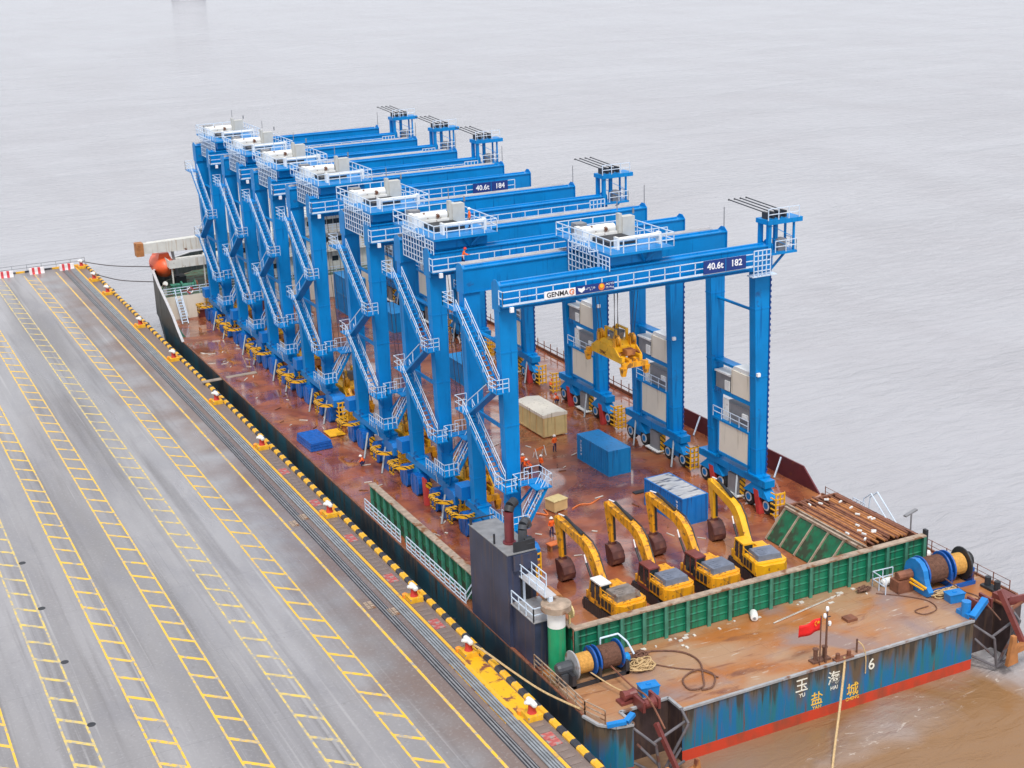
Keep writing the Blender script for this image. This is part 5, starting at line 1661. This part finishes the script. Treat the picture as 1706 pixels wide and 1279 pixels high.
snake('winch_line', 'beige line led from the yellow port drum to the corner roller', [(-3.2, -19.1, .8), (-2.6, -21, .5), (-2.2, -22.5, .55)], .05, 'rope_beige', 'rope')
snake('wire_bow', 'brown line curving over the starboard side of the stern deck', [(23, -18.2), (24.5, -19.6), (25.6, -21.2), (25.2, -22.6), (23.8, -22.8), (23.6, -22.0), (25, -21.9)], .045, 'rope_brown', 'rope', .06)
snake('anchor_wire', 'brown wire from the starboard winch to the corner roller', [(28.2, -20.1, .9), (28.3, -22, .6), (28.3, -23.9, .75), (28.4, -26, -.2)], .06, 'rope_brown', 'wire')
snake('port_anchor_wire', 'rusty wire from the port winch down past the corner roller', [(-1.6, -19.2, .9), (-1.5, -22, .6), (-1.5, -24, .75), (-1.6, -26.3, -.4)], .07, 'rust', 'wire')
snake('stern_hawser', 'beige hawser hanging from the stern fairlead into the water', [(14.1, -25.35, .3), (13.8, -25.75, -.4), (12.0, -27.6, -2.2), (9.2, -30.5, -3.9), (7.6, -32.4, -4.6)], .09, 'rope_beige', 'rope')
snake('short_line', 'short beige line hanging over the stern beside the painted 6', [(15.7, -24.9, .9), (15.85, -25.3, .6), (15.95, -25.5, -.2), (15.98, -25.5, -1.5)], .05, 'rope_beige', 'rope')
tag(link('rail_post', MB().bar((15.6, -24.9, 0), (15.6, -24.9, 1.1), .1).mesh('rail_post', 'rope_brown')), 'short rusty post on the stern edge beside the flag mast', 'post')
snake('quay_hawser', 'beige hawser running from the quay bollards to the port quarter of the barge', [(-8.5, -10.2, .45), (-8.0, -12, .35), (-7.4, -15, .12), (-6.7, -18.5, .0), (-5.8, -22.2, .25)], .08, 'rope_beige', 'rope')
snake('bow_line', 'thin dark mooring line from the far quay corner to the barge bow', [(-8.5, 138.9, .6), (-7.0, 122, 3.0), (-5.0, 103.5, 6.2)], .07, 'rope_dark', 'rope')
snake('head_line', 'lower thin dark mooring line from the quay to the barge bow', [(-8.5, 128.5, .6), (-7.2, 115, 2.2), (-5.3, 100.8, 4.6)], .07, 'rope_dark', 'rope')

# flag and stern mast
t = thing('signal_mast', 'slim brown mast with lamps at the middle of the stern', 'mast', (12.75, -24.95, 0))
part(t, 'pole', MB().bar((0, 0, 0), (0, 0, 4.1), .14, None, .09), 'rope_brown')
part(t, 'lamp', [MB().lathe([(.1, 4.1), (.13, 4.25), (.1, 4.4)], 8, 'Z'), MB().lathe([(.1, 3.6), (.13, 3.75), (.1, 3.9)], 8, 'Z', (-.2, 0, 0)), MB().lathe([(.1, 2.9), (.13, 3.05), (.1, 3.2)], 8, 'Z', (.25, 0, 0))], 'letter_clean')
part(t, 'bracket', MB().bar((-.3, 0, 3.6), (.3, 0, 3.6), .06).bar((0, 0, 2.9), (.3, 0, 2.9), .06), 'dark')
t = thing('flag', 'red flag with yellow stars flying at the middle of the stern', 'flag', (12.15, -25.05, 0))
fv, ff = [], []
for i in range(13):
    for k in range(5):
        u, v = i / 12, k / 4
        fv.append((-.06 - 1.75 * u, .16 * math.sin(u * 7 + v) * (.2 + u), 3.75 - .98 * v - .22 * u * u))
for i in range(12):
    for k in range(4):
        ff.append((i * 5 + k, i * 5 + k + 1, (i + 1) * 5 + k + 1, (i + 1) * 5 + k))
fo_ = part(t, 'cloth', MB().add(fv, ff), 'flag_red', True)
sol = fo_.modifiers.new('thickness', 'SOLIDIFY')
sol.thickness = .012
part(t, 'staff', MB().bar((0, 0, 0), (0, 0, 3.9), .07), 'rope_brown')


def star(cx_, cz_, r):
    mb = MB()
    p_ = [(cx_ + (r if k % 2 == 0 else r * .4) * math.sin(math.pi * k / 5), cz_ + (r if k % 2 == 0 else r * .4) * math.cos(math.pi * k / 5)) for k in range(10)]
    return p_


mb = MB().prism(star(-.3, 3.5, .15), 'Y', -.09, -.06)
for a, c_ in ((-.52, 3.64), (-.6, 3.54), (-.6, 3.42), (-.52, 3.32)):
    mb.prism(star(a, c_, .05), 'Y', -.11, -.08)
part(t, 'star', mb, 'kerb_yellow')

# ------------------------------------------------------------ loose gear and litter on the decks
snake('orange_hose', 'orange hose strung over the red deck by the plywood crate', [(10.8, 9.0), (11.9, 9.5), (12.8, 9.2), (14.2, 9.9)], .06, 'debris_orange', 'hose')
snake('orange_strap', 'orange straps on the deck left of the plywood crate', [(6.0, 9.4), (7.4, 9.8), (8.2, 8.9), (8.5, 10.2)], .07, 'debris_orange', 'strap')
t = thing('barrier_trestle', 'orange and white folding trestle on the deck beyond the workers', 'trestle', (13.9, 22.3, 0), R(20))
part(t, 'legs', MB().bar((0, -.3, 0), (0, 0, 1), .07).bar((0, .3, 0), (0, 0, 1), .07).bar((1.3, -.3, 0), (1.3, 0, 1), .07).bar((1.3, .3, 0), (1.3, 0, 1), .07), 'white')
part(t, 'board', MB().box(-.1, 1.4, -.03, .03, .7, .95), 'debris_orange')
t = thing('debris_table', 'rusty orange bench left of the first excavator', 'bench', (4.6, 1.6, 0), R(8))
part(t, 'top', MB().box(0, 1.5, 0, .7, .55, .65), 'debris_orange')
part(t, 'legs', MB().box(.1, .3, .1, .6, 0, .55).box(1.2, 1.4, .1, .6, 0, .55), 'rust_orange')
rnd = random.Random(3)
mb1, mb2 = MB(), MB()
for k in range(120):
    x, y_ = (rnd.uniform(-5, 0), rnd.uniform(8, 88)) if k % 2 else (rnd.uniform(2, 22), rnd.uniform(-4, 45))
    l_, a = rnd.uniform(.25, 1.1), rnd.uniform(0, 3.1)
    (mb1 if k % 3 else mb2).bar((x, y_, .05), (x + l_ * math.cos(a), y_ + l_ * math.sin(a), .06), rnd.uniform(.05, .14), .06)
for k in range(34):
    x, y_ = rnd.uniform(-1, 28), -16.5 - abs(rnd.gauss(0, .7))
    mb1.box(x, x + rnd.uniform(.1, .5), y_, y_ + rnd.uniform(.1, .3), .01, rnd.uniform(.04, .14))
o = tag(link('scrap', mb1.mesh('scrap', 'debris_pale')), 'pale scraps of timber and sheet scattered over the decks', 'scrap')
o['kind'] = 'stuff'
o = tag(link('rusty_scrap', mb2.mesh('rusty_scrap', 'rust')), 'rusty offcuts scattered over the red deck', 'scrap')
o['kind'] = 'stuff'
ld = MB()
for s_ in (0, .5):
    ld.bar((20.0 - s_, -17.0 - .25 * s_, .08), (13.6 - s_, -18.2 - .25 * s_, .08), .07)
for k in range(15):
    f = k / 14
    ld.bar((20 - 6.4 * f, -17.0 - 1.2 * f, .08), (19.5 - 6.4 * f, -17.12 - 1.2 * f, .08), .06)
tag(link('rope_ladder', ld.mesh('rope_ladder', 'debris_pale')), 'pale rope ladder stretched out along the stern deck', 'ladder')
tag(link('chain_mat', MB().box(17.5, 18.9, 9.0, 9.6, 0, .1).mesh('chain_mat', 'dark')), 'dark mat lying left of the worn roofed container', 'mat')

# ------------------------------------------------------------ far pier foot at the top of the river
t = thing('river_pier', 'dark pier standing far out in the river at the top edge', 'pier', (264, 1125, WZ))
part(t, 'caisson', MB().lathe([(14, -2), (14, 10), (12, 12)], 18), 'pier_dark')
part(t, 'column', MB().box(-5, 5, -5, 5, 12, 14), 'pier_dark')


# ------------------------------------------------------------ people
def body(pose):
    """one continuous skinned figure; returns mesh with clothes by region"""
    if pose == 'stand':
        J = dict(pel=(0, 0, .95), sp=(0, 0, 1.2), ch=(0, 0, 1.42), nk=(0, 0, 1.54), hd=(0, .02, 1.66), top=(0, .01, 1.76))
        legs = [((.1, 0, .92), (.12, .02, .5), (.13, -.02, .09), (.13, .14, .04))]
        arms = [((.2, 0, 1.42), (.27, -.03, 1.13), (.27, .1, .9))]
        ll = [tuple((-x, y_ + .04, z) for x, y_, z in legs[0])]
        la = [tuple((-x, y_ + .05, z) for x, y_, z in arms[0])]
    elif pose == 'reach':
        J = dict(pel=(0, 0, .95), sp=(0, .04, 1.2), ch=(0, .1, 1.4), nk=(0, .14, 1.52), hd=(0, .2, 1.63), top=(0, .22, 1.73))
        legs = [((.1, 0, .92), (.13, .12, .5), (.14, .1, .09), (.14, .26, .04))]
        arms = [((.2, .1, 1.4), (.25, .3, 1.22), (.15, .52, 1.2))]
        ll = [((-.1, 0, .92), (-.12, -.05, .5), (-.14, -.22, .09), (-.14, -.07, .04))]
        la = [((-.2, .1, 1.4), (-.26, .28, 1.2), (-.14, .5, 1.15))]
    else:  # crouch
        J = dict(pel=(0, -.1, .38), sp=(0, 0, .6), ch=(0, .12, .8), nk=(0, .18, .91), hd=(0, .24, 1.0), top=(0, .27, 1.1))
        legs = [((.1, -.08, .36), (.16, .3, .5), (.14, .05, .09), (.14, .2, .04))]
        arms = [((.2, .12, .79), (.26, .3, .6), (.14, .5, .5))]
        ll = [tuple((-x, y_ + .06, z) for x, y_, z in legs[0])]
        la = [tuple((-x, y_, z - .05) for x, y_, z in arms[0])]
    vs, es, rs = [], [], []

    def v(p_, r):
        vs.append(p_)
        rs.append(r)
        return len(vs) - 1
    pel = v(J['pel'], .155)
    sp = v(J['sp'], .15)
    ch_ = v(J['ch'], .165)
    nk = v(J['nk'], .065)
    hd_ = v(J['hd'], .1)
    tp = v(J['top'], .085)
    es += [(pel, sp), (sp, ch_), (ch_, nk), (nk, hd_), (hd_, tp)]
    for chain in (legs[0], ll[0]):
        ids = [v(p_, r) for p_, r in zip(chain, (.1, .075, .055, .04))]
        es += [(pel, ids[0])] + list(zip(ids[:-1], ids[1:]))
    for chain in (arms[0], la[0]):
        ids = [v(p_, r) for p_, r in zip(chain, (.07, .052, .04))]
        es += [(ch_, ids[0])] + list(zip(ids[:-1], ids[1:]))
        w_ = Vector(chain[2])
        d_ = (w_ - Vector(chain[1])).normalized()
        side = Vector((1, 0, 0))
        pm_ = v(w_ + d_ * .07, .032)
        es.append((ids[-1], pm_))
        for k in range(4):
            b_ = w_ + d_ * .1 + side * (.022 * (k - 1.5))
            f1 = v(b_, .011)
            f2 = v(b_ + d_ * (.05 + .01 * (k in (1, 2))) + Vector((0, .01, -.02)), .009)
            es += [(pm_, f1), (f1, f2)]
        th = v(w_ + d_ * .05 + side * (-.045 if chain[0][0] > 0 else .045), .011)
        es.append((pm_, th))
    me = bpy.data.meshes.new('body')
    me.from_pydata([tuple(a) for a in vs], es, [])
    o = bpy.data.objects.new('body', me)
    COL.objects.link(o)
    o.modifiers.new('skin', 'SKIN')
    sk = me.skin_vertices[0].data
    for i, r in enumerate(rs):
        sk[i].radius = (r, r * (.8 if i < 3 else 1))
        sk[i].use_root = (i == 0)
    ss = o.modifiers.new('sub', 'SUBSURF')
    ss.levels = ss.render_levels = 1
    bpy.context.view_layer.update()
    out_ = bpy.data.meshes.new_from_object(o.evaluated_get(bpy.context.evaluated_depsgraph_get()))
    bpy.data.objects.remove(o)
    out_.name = 'body'
    out_.materials.clear()
    for m_ in ('orange_vest', 'navy', 'skin', 'dark'):
        out_.materials.append(MATS[m_])
    wz = J['pel'][2] + .02
    hz = J['nk'][2] + .01
    for pg in out_.polygons:
        pg.use_smooth = True
        c_ = pg.center
        hand = min((c_ - Vector(a[0][2])).length for a in (arms, la)) < .1 or min((c_ - Vector(a[0][2])).length for a in (arms, la)) < .16 and c_.z < J['ch'][2] - .3
        if c_.z > hz and abs(c_.x) < .14:
            pg.material_index = 2
        elif hand:
            pg.material_index = 2
        elif c_.z < .1:
            pg.material_index = 3
        elif c_.z < wz and not (abs(c_.x) > .2 and c_.z > .3 and pose != 'crouch') or (pose == 'crouch' and c_.z < .55 and c_.y < .36 and abs(c_.x) < .24):
            pg.material_index = 1
    hat = MB().lathe([(.15, -.02), (.155, .0), (.125, .03), (.11, .09), (.06, .13), (.01, .14)], 12)
    face = MB().box(-.012, .012, .085, .125, -.03, .02)
    return out_, J['top'], J['hd']


POSE = {k: body(k) for k in ('stand', 'reach', 'crouch')}
HATM = {c_: MB().lathe([(.17, -.015), (.175, .0), (.13, .02), (.12, .08), (.07, .125), (.01, .14)], 12).mesh('hard_hat', m_, True) for c_, m_ in (('w', 'helmet'), ('r', 'helmet_red'))}
fc = MB()
for x in (-.035, .035):
    fc.box(x - .012, x + .012, .098, .106, .0, .016)
fc.box(-.028, .028, .094, .102, -.062, -.052)
FEYE = fc.mesh('face', 'dark')
FNOSE = MB().hexa([(-.016, .09, -.035), (.016, .09, -.035), (.012, .125, -.03), (-.012, .125, -.03)], [(-.008, .09, .015), (.008, .09, .015), (.006, .1, .015), (-.006, .1, .015)]).mesh('nose', 'skin')
STRIPE = {}
PEOPLE = [(-1.7, 29.3, 0, 'crouch', 60, 'w', 'worker in orange vest crouching on the port deck by the third crane'),
          (3.1, 39.4, 3.1, 'stand', 150, 'w', 'worker in orange vest standing high beside the left legs of the crane numbered 184'),
          (6.0, 17.0, 0, 'stand', 10, 'r', 'worker in orange vest standing behind the stairs of the nearest crane'),
          (10.9, 18.7, 0, 'reach', 200, 'w', 'nearest of the two workers in orange bent together beside the nearest crane leg'),
          (11.25, 19.8, 0, 'stand', 170, 'w', 'farther of the two workers in orange together beside the nearest crane leg'),
          (11.9, 19.3, 0, 'crouch', 90, 'r', 'worker crouching in red between the standing workers on the deck'),
          (12.65, 18.6, 0, 'stand', 110, 'w', 'worker in orange vest and navy trousers standing right of the group on the deck'),
          (16.4, 22.9, 0, 'stand', 190, 'w', 'worker in orange vest standing alone in front of the cream covered box'),
          (6.3, 4.6, 0, 'stand', 185, 'w', 'worker in orange vest standing beside the boom of the first excavator'),
          (23.9, 36.1, 0, 'crouch', 30, 'r', 'worker in red crouching right of the cream covered box'),
          (25.6, 41.0, 0, 'crouch', 300, 'r', 'worker in orange crouching by the right legs beyond the cream box'),
          (29.3, 52.2, 0, 'stand', 0, 'w', 'worker in orange standing at the far starboard railing'),
          (4.9, 16.0, 25.5, 'stand', 80, 'w', 'worker in orange on the trolley platform of the second crane'),
          (2.9, 13.35, 22.7, 'reach', 250, 'r', 'worker in orange bending on the walkway below the trolley of the second crane'),
          (2.8, 13.9, 3.6, 'reach', 260, 'r', 'leftmost of the three workers on the spreader of the second crane'),
          (3.3, 14.6, 3.6, 'stand', 190, 'w', 'middle of the three workers on the spreader of the second crane'),
          (3.8, 15.1, 3.6, 'stand', 160, 'w', 'rightmost of the three workers on the spreader of the second crane')]
for x, y_, z, pose, rz, hat, lab in PEOPLE:
    t = thing('person', lab, 'person', (x, y_, z), R(rz), 'workers in orange vests')
    me, tp, hd_ = POSE[pose]
    link('body', me, t)
    link('hard_hat', HATM[hat], t, (tp[0], tp[1], tp[2] - .03))
    link('face', FEYE, t, hd_)
    link('nose', FNOSE, t, hd_)
